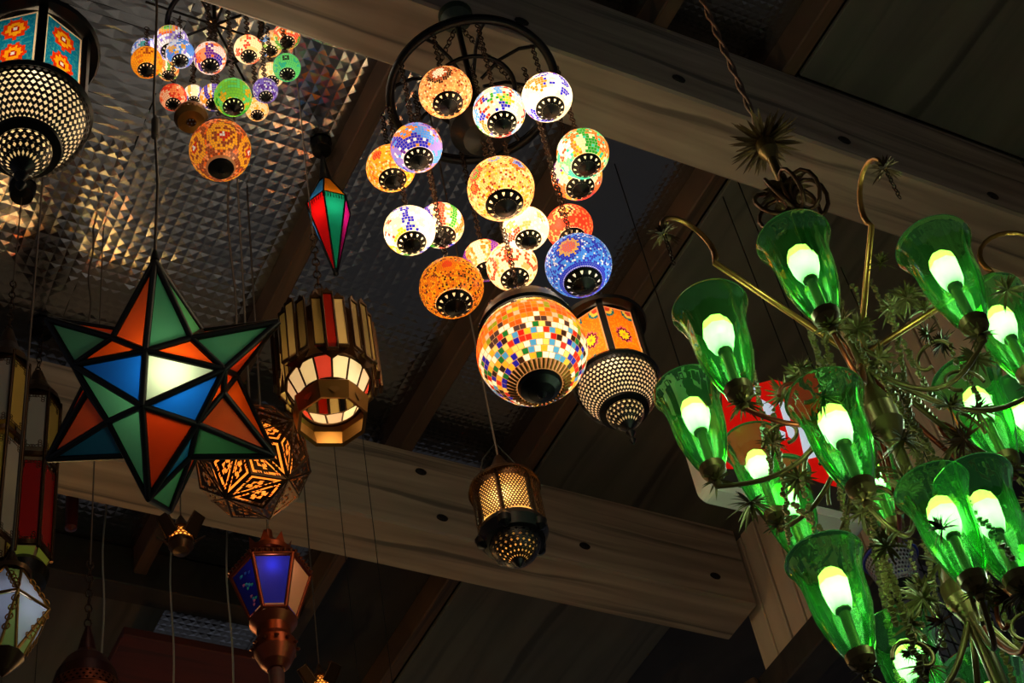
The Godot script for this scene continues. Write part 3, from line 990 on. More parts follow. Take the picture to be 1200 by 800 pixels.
func build_star() -> void:
	var o := at_d(188, 452, 4.0)
	var st := thing("star_lantern", "large many-pointed star lantern of orange, green and blue glass", "lantern", o)
	var s := metres(1.0, o)
	# picture offsets (right, down) from the middle, and depth towards the viewer, in picture units of the middle
	var loc := func(px: float, py: float, toward: float) -> Vector3:
		return cx * (px - 188.0) * s - cu * (py - 452.0) * s - fw * toward * s
	var T: Vector3 = loc.call(183, 306, 8)
	var UL: Vector3 = loc.call(55, 374, 0)
	var UR: Vector3 = loc.call(326, 377, 0)
	var LL: Vector3 = loc.call(56, 538, 0)
	var LR: Vector3 = loc.call(321, 534, 0)
	var B: Vector3 = loc.call(179, 582, 25)
	var TL: Vector3 = loc.call(138, 396, 28)
	var TR: Vector3 = loc.call(229, 396, 28)
	var L: Vector3 = loc.call(94, 427, 32)
	var R: Vector3 = loc.call(268, 432, 32)
	var BL: Vector3 = loc.call(135, 492, 36)
	var BR: Vector3 = loc.call(237, 495, 36)
	var U: Vector3 = loc.call(181, 411, 52)
	var C: Vector3 = loc.call(180, 473, 66)
	var LLi: Vector3 = loc.call(108, 458, 22)
	var LRi: Vector3 = loc.call(265, 459, 22)
	var BLo: Vector3 = loc.call(152, 533, 14)
	var BRo: Vector3 = loc.call(225, 534, 14)
	# behind
	var back := -1.0
	var TLb: Vector3 = loc.call(142, 388, -30)
	var TRb: Vector3 = loc.call(232, 388, -30)
	var Rb: Vector3 = loc.call(272, 440, -30)
	var Lb: Vector3 = loc.call(98, 440, -30)
	var BLb: Vector3 = loc.call(140, 512, -34)
	var BRb: Vector3 = loc.call(236, 512, -34)
	var Cb: Vector3 = loc.call(190, 450, -70)
	var B2: Vector3 = loc.call(194, 601, -25)
	var Bm: Vector3 = loc.call(186, 530, -40)
	var org := Color(1.0, 0.10, 0.004)
	var dor := Color(0.75, 0.05, 0.004)
	var grn := Color(0.09, 0.38, 0.19)
	var dgr := Color(0.07, 0.30, 0.11)
	var blu := Color(0.004, 0.15, 0.75)
	var nav := Color(0.008, 0.11, 0.22)
	var wht := Color(0.75, 0.98, 0.72)
	var faces := [
		[T, TL, U, org], [T, U, TR, grn], [T, TL, TLb, dor], [T, TR, TRb, dgr], [T, TLb, TRb, grn],
		[UL, TL, L, grn], [UL, TLb, TL, org], [UL, L, Lb, dgr], [UL, TLb, Lb, dor],
		[UR, R, TR, grn], [UR, TR, TRb, org], [UR, R, Rb, dor], [UR, TRb, Rb, grn],
		[L, TL, U, org], [TR, R, U, org],
		[L, U, C, blu], [U, R, C, wht], [R, BR, C, blu], [L, BL, C, grn],
		[BL, C, B, grn], [C, BR, B, dor],
		[LL, LLi, BL, org], [LL, BL, BLo, nav], [LL, LLi, Lb, dor], [LL, BLo, BLb, nav], [LL, Lb, BLb, dgr],
		[LR, LRi, BR, org], [LR, BR, BRo, dgr], [LR, LRi, Rb, org], [LR, BRo, BRb, dgr], [LR, Rb, BRb, nav],
		[L, LLi, BL, dgr], [R, LRi, BR, org], [L, Lb, LLi, dgr], [R, Rb, LRi, dor],
		[B, BL, BLo, dgr], [B, BR, BRo, nav], [B2, BLo, B, nav], [B2, BRo, B, dgr], [B2, BLo, BLb, dgr], [B2, BRo, BRb, dor], [B2, BLb, Bm, grn], [B2, BRb, Bm, nav],
		[TLb, TRb, Cb, grn], [TLb, Lb, Cb, org], [TRb, Rb, Cb, blu], [Lb, BLb, Cb, nav], [Rb, BRb, Cb, grn], [BLb, Bm, Cb, org], [BRb, Bm, Cb, dgr],
	]
	var edges := {}
	for f in faces:
		var mid: Vector3 = (f[0] + f[1] + f[2]) / 3.0
		part(st, "pane", pane_mesh([f[0], f[1], f[2]], 0.003, mid, f[3]), M.pane)
		for k in 3:
			var a: Vector3 = f[k]
			var b: Vector3 = f[(k + 1) % 3]
			var key := [a, b] if a.x + a.y * 7.0 + a.z * 3.0 < b.x + b.y * 7.0 + b.z * 3.0 else [b, a]
			edges[key] = true
	for e in edges:
		var mb := MB.new()
		mb.tube([e[0], e[1]], 0.0082, 6)
		part(st, "came", mb, M.lead)
	var tip := MB.new()
	tip.tube([T, T + Vector3(0, 0.035, 0)], 0.011, 8, Color.WHITE, 0.005)
	part(st, "tip_cap", tip, M.lead)
	var cb := MB.new()
	var top := Vector3(T.x, FOIL_Y - o.y, T.z)
	cb.tube([T + Vector3(0, 0.03, 0), T.lerp(top, 0.2) + Vector3(0.005, 0, 0.004), T.lerp(top, 0.45) - Vector3(0.003, 0, 0.004), T.lerp(top, 0.75) + Vector3(0.003, 0, 0), top], 0.0035, 6)
	cb.lathe([Vector2(0.002, -0.05), Vector2(0.010, -0.04), Vector2(0.010, 0.03), Vector2(0.003, 0.05)], 10, T.lerp(top, 0.37))
	part(st, "cable", cb, M.cord)
	# a small bulb close behind the upper right middle pane
	var bp: Vector3 = loc.call(205, 437, 33)
	var bl := MB.new()
	bl.lathe([Vector2(0, -0.02), Vector2(0.014, -0.014), Vector2(0.02, 0), Vector2(0.014, 0.014), Vector2(0.007, 0.03), Vector2(0, 0.03)], 14)
	part(st, "bulb", bl, M.bulb, Transform3D(Basis(), bp))
	omni(st, bp, 0.025, Color(1.0, 0.93, 0.8), 0.02)

# ------------------------------------------------------------------ green glass chandelier
func rosette(count: int, length: float, width: float, droop: float, lift: float, seed_: int, scatter := 0.35) -> MB:
	var r := RandomNumberGenerator.new()
	r.seed = seed_
	var mb := MB.new()
	for k in count:
		var a := TAU * k / count + r.randf_range(-0.15, 0.15)
		var el := lift + r.randf_range(-scatter, scatter)
		var l := length * r.randf_range(0.75, 1.1)
		var d := Vector3(cos(a) * cos(el), sin(el), sin(a) * cos(el))
		var side := d.cross(Vector3.UP).normalized()
		var nn := side.cross(d)
		var prev := [Vector3.ZERO + side * width * 0.2, Vector3.ZERO - side * width * 0.2, nn * width * 0.1]
		for s in range(1, 5):
			var t := s / 4.0
			var p := d * l * t - Vector3.UP * droop * l * t * t
			var w: float = width * [0.2, 0.5, 0.45, 0.3, 0.02][s]
			var cur := [p + side * w, p - side * w, p + nn * width * 0.12 * (1.0 - t)]
			mb.quad(prev[0], cur[0], cur[2], prev[2], nn)
			mb.quad(prev[1], cur[1], cur[2], prev[2], nn)
			prev = cur
	return mb

func goblet_mesh() -> ArrayMesh:
	# unit: rim radius 1, rim at y = 0, foot at y = -3.3; wall with thickness, fluted upper half
	var mb := MB.new()
	var prof := [Vector2(0.0, -3.30), Vector2(0.16, -3.28), Vector2(0.30, -3.12), Vector2(0.46, -2.75), Vector2(0.60, -2.25), Vector2(0.70, -1.75), Vector2(0.735, -1.3), Vector2(0.745, -0.95), Vector2(0.77, -0.65), Vector2(0.84, -0.35), Vector2(0.93, -0.12), Vector2(1.0, 0.0)]
	var rows := []
	var segs := 48
	for p in prof:
		rows.append([p.x, p.y])
	rows.append([0.985, 0.035])
	rows.append([0.955, 0.01])
	for k in range(prof.size() - 2, 0, -1):
		rows.append([maxf(0.01, prof[k].x - 0.055), prof[k].y + (0.02 if k > 2 else 0.06)])
	rows.append([0.0, -3.2])
	var pts := []
	for q in rows:
		var line := []
		for s in segs:
			var a: float = TAU * s / segs
			var flute: float = 0.022 * cos(a * 12.0) * smoothstep(-3.2, -1.5, q[1]) * (1.0 - smoothstep(-0.25, 0.0, q[1]))
			line.append(Vector3(cos(a), 0, sin(a)) * q[0] * (1.0 + flute) + Vector3.UP * q[1])
		pts.append(line)
	mb.patch(pts, true, Color.WHITE, true)
	return mb.mesh()

func bead_strand(a: Vector3, b: Vector3, sag: float, seed_: int) -> MB:
	var r := RandomNumberGenerator.new()
	r.seed = seed_
	var mb := MB.new()
	var count := int(a.distance_to(b) * 1.15 / 0.0085)
	for k in count:
		var t := float(k) / count
		var p := a.lerp(b, t) - Vector3.UP * sag * 4.0 * t * (1.0 - t)
		p += Vector3(r.randf_range(-1, 1), r.randf_range(-1, 1), r.randf_range(-1, 1)) * 0.003
		var s := r.randf_range(0.0042, 0.0085)
		var v := [Vector3(s, 0, 0), Vector3(0, 0, s), Vector3(-s, 0, 0), Vector3(0, 0, -s)]
		for q in 4:
			mb.tri(p + v[q], p + v[(q + 1) % 4], p + Vector3.UP * s, v[q] + v[(q + 1) % 4] + Vector3.UP * s)
			mb.tri(p + v[q], p + v[(q + 1) % 4], p - Vector3.UP * s, v[q] + v[(q + 1) % 4] - Vector3.UP * s)
	return mb

func build_green_chandelier() -> void:
	var mid := at_d(985, 372, 3.45)
	var axis := Vector3(mid.x, 0, mid.z)
	var y1 := mid.y
	var y2 := y_on(axis, 655.0)
	var y_top := y_on(axis, 150.0)
	var ch := thing("green_glass_chandelier", "bronze chandelier with fluted green glass goblets, leaf sprays and bead strands", "chandelier", Vector3(axis.x, y1, axis.z))
	var off := ch.position
	var gm := goblet_mesh()
	var bulb := MB.new()
	bulb.lathe([Vector2(0, -0.5), Vector2(0.20, -0.46), Vector2(0.30, -0.2), Vector2(0.34, 0.12)], 8, Vector3.ZERO, Color(0.88, 1.0, 0.88))
	bulb.lathe([Vector2(0.34, 0.12), Vector2(0.28, 0.36), Vector2(0.17, 0.47), Vector2(0, 0.5)], 8, Vector3.ZERO, Color(1.0, 0.85, 0.05))
	var bulb_mesh := bulb.mesh()
	var holder := MB.new()
	holder.lathe([Vector2(0, -3.75), Vector2(0.10, -3.72), Vector2(0.13, -3.62), Vector2(0.08, -3.52), Vector2(0.22, -3.42), Vector2(0.34, -3.22), Vector2(0.37, -3.0), Vector2(0.33, -3.0)], 14)
	var holder_mesh := holder.mesh()
	var socket := MB.new()
	socket.lathe([Vector2(0.0, -3.0), Vector2(0.12, -3.0), Vector2(0.13, -1.75), Vector2(0.20, -1.7), Vector2(0.20, -1.55), Vector2(0, -1.5)], 10)
	var socket_mesh := socket.mesh()
	var sprays := []
	for k in 3:
		sprays.append(rosette(40, 0.036, 0.0052, 0.3, 0.15 + 0.3 * k, 40 + k, 0.8).mesh())
	# rim px, py, width px, tier, bulb rise
	var list := [
		[930, 281, 90, 1], [1094, 288, 92, 1], [1160, 352, 84, 1], [832, 362, 92, 1], [806, 458, 84, 1], [966, 465, 96, 3], [1133, 446, 86, 1], [1186, 462, 70, 1],
		[880, 520, 74, 1], [1012, 532, 74, 1], [912, 560, 80, 1], [1092, 572, 92, 2], [1140, 565, 98, 2], [966, 654, 96, 2], [1052, 738, 92, 2], [1150, 786, 106, 2], [1202, 628, 84, 2],
	]
	var k := 0
	for g in list:
		var y: float = [0.0, y1, y2, lerpf(y1, y2, 0.5)][g[3]]
		var p := at_y(g[0], g[1], y)
		var rad := metres(g[2], p) / 2.0
		var lamp := sub(ch, "goblet_lamp", p - off)
		var xf := Transform3D(Basis(Vector3.UP, k * 0.7).scaled(Vector3.ONE * rad), Vector3.ZERO)
		part(lamp, "glass_goblet", gm, M.green_glass, xf, "fluted green glass goblet")
		part(lamp, "leaf_holder", holder_mesh, M.bronze, xf)
		part(lamp, "lamp_socket", socket_mesh, M.bronze, xf)
		part(lamp, "bulb", bulb_mesh, M.green_bulb, Transform3D(Basis(Vector3.UP, k).scaled(Vector3(rad * 1.15, rad * 1.3, rad * 1.15)), Vector3(0, -rad * 1.05, 0)))
		part(lamp, "leaf_spray", sprays[k % 3], M.green_ball, Transform3D(Basis(Vector3.UP, k), Vector3(0, -rad * 3.5, 0)))
		omni(lamp, Vector3(0, -rad * 1.15, 0) - fh * rad * 0.12, 0.013, Color(0.88, 1.0, 0.88), 0.008)
		# arm from the stem, sweeping down and out, then up to the holder
		var foot := p - off - Vector3(0, rad * 3.72, 0)
		var root := Vector3(0, foot.y + 0.13, 0)
		var dir := Vector3(foot.x, 0, foot.z)
		var path := []
		for s in 13:
			var t := s / 12.0
			path.append(root.lerp(foot, t) + Vector3.UP * (-0.09 * sin(t * PI)))
		var am := MB.new()
		am.tube(path, 0.006, 8, Color.WHITE, 0.0045)
		# a curl standing off the arm
		var cm := dir * 0.55 + Vector3(0, foot.y + 0.06, 0)
		var curl := []
		for s in 16:
			var a := s / 15.0 * 4.6
			var rr := 0.045 * (1.0 - s / 22.0)
			curl.append(cm + dir.normalized() * cos(a) * rr + Vector3.UP * (sin(a) * rr - 0.02))
		am.tube(curl, 0.004, 6)
		part(ch, "arm", am, M.copper if k % 3 == 0 else M.bronze)
		k += 1
	# stem
	var sm := MB.new()
	var h_top := y_top - y1
	var h_low := y2 - y1 - 0.34
	sm.lathe([Vector2(0, h_low - 0.06), Vector2(0.02, h_low - 0.04), Vector2(0.035, h_low), Vector2(0.014, h_low + 0.05), Vector2(0.012, h_low + 0.2), Vector2(0.03, h_low + 0.25), Vector2(0.03, h_low + 0.28), Vector2(0.012, h_low + 0.33), Vector2(0.012, -0.36), Vector2(0.032, -0.30), Vector2(0.032, -0.26), Vector2(0.012, -0.2), Vector2(0.010, h_top - 0.12), Vector2(0.022, h_top - 0.09), Vector2(0.022, h_top - 0.05), Vector2(0.007, h_top)], 16)
	part(ch, "stem", sm, M.bronze)
	# spiky palm crown and the leafy rosette below it
	part(ch, "palm_crown", rosette(64, 0.085, 0.011, 0.05, 0.1, 5), M.dark_brass, Transform3D(Basis(), Vector3(0, y_on(axis, 168.0) - y1, 0)), "spiky dark metal palm crown")
	var yl := y_on(axis, 232.0) - y1
	var lm := MB.new()
	for q in 9:
		var a := TAU * q / 9.0
		var d := Vector3(cos(a), 0, sin(a))
		var loop := []
		for s in 13:
			var t := s / 12.0 * TAU
			loop.append(d * (0.042 - 0.034 * cos(t)) + Vector3(0, yl + 0.05 * sin(t) - 0.02, 0) + d.cross(Vector3.UP) * 0.012 * sin(t))
		lm.tube(loop, 0.005, 5)
	part(ch, "leaf_cage", lm, M.dark_brass)
	part(ch, "leaf_rosette", rosette(22, 0.07, 0.018, 0.5, 0.4, 9), M.dark_brass, Transform3D(Basis(), Vector3(0, yl + 0.02, 0)))
	# hooks that rise from the upper ring and end in tassels of leaves
	var hooks := [[1022, 230, 1060, 208], [812, 285, 838, 268], [1180, 300, 1190, 290]]
	for hk in hooks:
		var p := at_y(hk[0], hk[1], y1 + 0.05) - off
		var d := Vector3(p.x, 0, p.z).normalized()
		var hp := []
		for s in 14:
			var a := -0.6 + s / 13.0 * 3.9
			hp.append(p + d * (-cos(a) * 0.06 + 0.01) + Vector3.UP * sin(a) * 0.065)
		hp.push_front(d * 0.02 + Vector3(0, p.y - 0.16, 0))
		var hm := MB.new()
		hm.tube(hp, 0.0065, 8, Color.WHITE, 0.004)
		part(ch, "hook_arm", hm, M.brass)
		part(ch, "leaf_spray", sprays[1], M.dark_brass, Transform3D(Basis(), hp[-1]))
		var hc := MB.new()
		hc.links(hp[-1], hp[-1] - Vector3(0, 0.09, 0), 0.012, 0.004, 0.0013)
		part(ch, "chain", hc, M.chain)
	# strands of small beads and leaves from the upper tier to the lower
	var strands := [[[1000, 335], [1062, 500]], [[1020, 330], [1100, 480]], [[1042, 345], [1085, 620]], [[985, 350], [1030, 560]], [[905, 480], [925, 640]], [[940, 560], [965, 690]], [[1000, 560], [1050, 700]], [[1080, 620], [1105, 760]], [[1065, 630], [1085, 800]], [[1050, 440], [1160, 560]], [[880, 420], [905, 560]], [[1110, 400], [1150, 470]], [[930, 590], [1000, 640]]]
	var sd := 60
	for s in strands:
		var t := 0.25 if sd % 2 == 0 else 0.6
		var a := at_s(s[0][0], s[0][1], axis, 0.10 + 0.08 * sin(sd * 2.1)) - off
		var b := at_s(s[1][0], s[1][1], axis, 0.12 + 0.08 * sin(sd * 1.3)) - off
		part(ch, "bead_strand", bead_strand(a, b, 0.02, sd), M.green_ball)
		sd += 1
	# loose leaf sprays on the frame
	for s in [[1005, 385], [1045, 360], [1065, 345], [875, 455], [905, 520], [935, 560], [1010, 600], [1040, 640], [880, 590], [1080, 690], [1100, 660], [1145, 420], [1180, 340], [1160, 700], [1120, 520], [1060, 560], [1030, 420]]:
		var p := at_s(s[0], s[1], axis, rng.randf_range(-0.2, 0.1)) - off
		part(ch, "leaf_spray", sprays[sd % 3], M.green_ball, Transform3D(Basis(Vector3(0.3, 1, 0.2).normalized(), sd * 1.1).scaled(Vector3.ONE * 1.15), p))
		sd += 1
	var fr := RandomNumberGenerator.new()
	fr.seed = 404
	for q in 46:
		var t := fr.randf()
		var a := fr.randf() * TAU
		var rr := sqrt(fr.randf()) * (0.16 + 0.12 * t)
		var p := Vector3(cos(a) * rr, lerpf(0.02, h_low + 0.12, t), sin(a) * rr)
		part(ch, "leaf_spray", sprays[q % 3], M.green_ball if q % 4 else M.dark_brass, Transform3D(Basis(Vector3(fr.randf_range(-1, 1), 1, fr.randf_range(-1, 1)).normalized(), a).scaled(Vector3.ONE * fr.randf_range(0.8, 1.3)), p))
	for q in 10:
		var a := fr.randf() * TAU
		var b := a + fr.randf_range(-0.5, 0.5)
		part(ch, "bead_strand", bead_strand(Vector3(cos(a) * 0.07, fr.randf_range(-0.1, 0.02), sin(a) * 0.07), Vector3(cos(b) * 0.15, h_low + fr.randf_range(0.0, 0.2), sin(b) * 0.26), 0.03, 500 + q), M.green_ball)
	# twisted cable to the roof
	var tw := MB.new()
	for q in 2:
		var path := []
		for s in 60:
			var t := s / 59.0
			var a := t * 60.0 + q * PI
			path.append(Vector3(cos(a) * 0.005, lerpf(h_top - 0.01, FOIL_Y - y1, t), sin(a) * 0.005))
		tw.tube(path, 0.004, 5)
	part(ch, "twisted_cable", tw, M.joist)

# ------------------------------------------------------------------ lanterns with six mosaic panels and a pierced bowl
func panel_colour(blue: bool, u: float, v: float, r: RandomNumberGenerator) -> Color:
	var e := minf(minf(u, 1.0 - u) * 0.62, minf(v, 1.0 - v))
	if blue:
		if e < 0.035:
			return Color(1.0, 0.85, 0.6)
		for cy in [0.28, 0.74]:
			var d := Vector2((u - 0.5) * 0.62, v - cy)
			var rad := d.length() * (1.0 + 0.10 * sin(d.angle() * 9.0))
			if rad < 0.035:
				return Color(0.9, 0.9, 0.9)
			if rad < 0.06:
				return Color(0.5, 0.01, 0.004)
			if rad < 0.125:
				return Color(1.0, 0.42, 0.01)
			if rad < 0.185:
				return Color(0.75, 0.04, 0.006)
		return Color(0.006, 0.20, 0.42) if r.randf() < 0.6 else Color(0.03, 0.30, 0.45)
	if e < 0.03:
		return Color(1.0, 0.4, 0.2)
	var d := Vector2((u - 0.5) * 0.62, v - 0.42)
	var rad := d.length() * (1.0 + 0.12 * sin(d.angle() * 10.0))
	if rad < 0.03:
		return Color(0.9, 0.3, 0.05)
	if rad < 0.10:
		return Color(0.95, 0.66, 0.01)
	if rad < 0.145:
		return Color(0.15, 0.004, 0.05)
	if rad < 0.165:
		return Color(0.8, 0.12, 0.15)
	for cxy in [Vector2(0.1, 0.95), Vector2(0.9, 0.95)]:
		var q := Vector2((u - cxy.x) * 0.62, v - cxy.y).length()
		if q < 0.07:
			return Color(0.8, 0.08, 0.04)
		if q < 0.13:
			return Color(1.0, 0.75, 0.1)
		if q < 0.17:
			return Color(0.02, 0.20, 0.25)
	if Vector2((u - 0.5) * 0.62, v - 0.02).length() < 0.08:
		return Color(0.02, 0.22, 0.25)
	return Color(1.0, 0.22, 0.008) if r.randf() < 0.7 else Color(1.0, 0.32, 0.012)

func build_panel_lanterns() -> void:
	panel_lantern(at_d(723, 450, 4.3), 50.0, false, "lantern with orange flower panels over a pierced black metal bowl", 0.12, FOIL_Y, 0.030)
	panel_lantern(at_d(32, 136, 3.5), 72.0, true, "lantern with turquoise flower panels over a pierced black metal bowl", 0.1, FOIL_Y, 0.045)

func panel_lantern(o: Vector3, rim_px: float, blue: bool, label: String, turn: float, top_y: float, light: float) -> void:
	var s := metres(rim_px, o)          # rim radius
	var ln := thing("panel_lantern", label, "lantern", o, "")
	ln.rotation.y = facing(o, turn)
	var r := RandomNumberGenerator.new()
	r.seed = 5 if blue else 6
	var ph := 1.75 * s
	var hr := 0.93 * s
	var y0 := 0.16 * s
	for k in 6:
		var a0 := TAU * k / 6.0
		var a1 := TAU * (k + 1) / 6.0
		var p0 := Vector3(sin(a0), 0, cos(a0)) * hr
		var p1 := Vector3(sin(a1), 0, cos(a1)) * hr
		var out := (p0 + p1) / 2.0
		var mb := MB.new()
		var nu := 22
		var nv := 36
		for j in nv:
			for i in nu:
				var u0 := 0.09 + 0.82 * i / nu
				var u1 := 0.09 + 0.82 * (i + 1) / nu
				var v0 := y0 + ph * (0.04 + 0.92 * j / nv)
				var v1 := y0 + ph * (0.04 + 0.92 * (j + 1) / nv)
				var col := panel_colour(blue, (i + 0.5) / nu, (j + 0.5) / nv, r)
				var q := [p0.lerp(p1, u0) * 0.985 + Vector3.UP * v0, p0.lerp(p1, u1) * 0.985 + Vector3.UP * v0, p0.lerp(p1, u1) * 0.985 + Vector3.UP * v1, p0.lerp(p1, u0) * 0.985 + Vector3.UP * v1]
				mb.quad(q[0], q[1], q[2], q[3], out, col)
		part(ln, "mosaic_panel", mb, M.pane)
		mb = MB.new()
		mb.box(Transform3D(Basis(Vector3.UP, a0), p0 + Vector3.UP * (y0 + ph / 2.0)), Vector3(0.15 * s, ph, 0.10 * s), 0.01 * s)
		part(ln, "corner_post", mb, M.black)
	# crown with a scalloped edge
	var cr := MB.new()
	cr.lathe([Vector2(0.85 * s, y0 + ph), Vector2(1.08 * s, y0 + ph - 0.02 * s), Vector2(1.12 * s, y0 + ph + 0.06 * s), Vector2(0.98 * s, y0 + ph + 0.22 * s), Vector2(0.6 * s, y0 + ph + 0.5 * s), Vector2(0.45 * s, y0 + ph + 0.8 * s), Vector2(0.22 * s, y0 + ph + 1.0 * s), Vector2(0.08 * s, y0 + ph + 1.2 * s), Vector2(0, y0 + ph + 1.22 * s)], 36)
	part(ln, "crown", cr, M.black)
	# rim band
	var rm := MB.new()
	rm.lathe([Vector2(0.90 * s, -0.02 * s), Vector2(1.0 * s, -0.02 * s), Vector2(1.05 * s, 0.04 * s), Vector2(1.0 * s, 0.14 * s), Vector2(0.92 * s, 0.18 * s), Vector2(0.80 * s, 0.18 * s)], 40)
	part(ln, "rim_band", rm, M.black)
	# pierced bowl
	var bw := MB.new()
	var bf := func(u: float, v: float) -> Vector3:
		var th := 1.54 - v * 0.98
		return Vector3(cos(u * TAU) * sin(th) * 1.0, -cos(th) * 1.05, sin(u * TAU) * sin(th) * 1.0) * s
	bw.pierced(bf, 54, 10, 0.80, Vector3.ZERO)
	part(ln, "pierced_bowl", bw, M.black)
	var lw := MB.new()
	var th1 := 0.56
	var cy := -cos(th1) * 1.05 * s
	lw.lathe([Vector2(0.44 * s, cy - 0.10 * s), Vector2(0.58 * s, cy - 0.06 * s), Vector2(0.60 * s, cy + 0.0 * s), Vector2(0.52 * s, cy + 0.03 * s)], 36)
	part(ln, "bowl_ring", lw, M.black)
	var cup := MB.new()
	var cf := func(u: float, v: float) -> Vector3:
		var rr := lerpf(0.44, 0.17, v * v) * s
		return Vector3(cos(u * TAU) * rr, cy - 0.10 * s - v * 0.42 * s, sin(u * TAU) * rr)
	cup.pierced(cf, 22, 4, 0.62, Vector3(0, cy - 0.1 * s, 0))
	part(ln, "pierced_cup", cup, M.black)
	var fn := MB.new()
	var fy := cy - 0.52 * s
	fn.lathe([Vector2(0, fy - 0.62 * s), Vector2(0.04 * s, fy - 0.58 * s), Vector2(0.09 * s, fy - 0.48 * s), Vector2(0.04 * s, fy - 0.38 * s), Vector2(0.12 * s, fy - 0.25 * s), Vector2(0.06 * s, fy - 0.12 * s), Vector2(0.18 * s, fy)], 16)
	part(ln, "finial", fn, M.black)
	# milk glass liner and bulb
	var gl := MB.new()
	var gp := []
	for k in 12:
		var th := PI - 0.02 - k / 11.0 * (PI - 0.02 - 1.62)
		gp.append(Vector2(sin(th) * 0.93 * s, cos(th) * 0.97 * s))
	gl.lathe(gp, 32, Vector3.ZERO, Color(1.0, 0.88, 0.66))
	gl.lathe([Vector2(0, fy + 0.05 * s), Vector2(0.10 * s, fy + 0.1 * s), Vector2(0.34 * s, cy - 0.12 * s)], 20, Vector3.ZERO, Color(1.0, 0.88, 0.66))
	part(ln, "milk_glass_liner", gl, M.milk)
	omni(ln, Vector3(0, -0.12 * s, 0.70 * s), light * 0.10, Color(1.0, 0.95, 0.85), 0.012)
	omni(ln, Vector3(0, -0.05 * s, 0.0), light * 0.32, Color(1.0, 0.9, 0.72), 0.02)
	omni(ln, Vector3(0, 0.95 * s, 0.0), light * 0.50, Color(1.0, 0.9, 0.72), 0.02)
	var top := y0 + ph + 1.2 * s
	chain_up(ln, top_y, Vector3(0, top, 0))

# ------------------------------------------------------------------ brass lantern of glass strips
func strip(a: Vector3, b: Vector3, up: Vector3, out: Vector3, col: Color) -> MB:
	var mb := MB.new()
	mb.quad(a, b, b + up, a + up, out, col)
	return mb

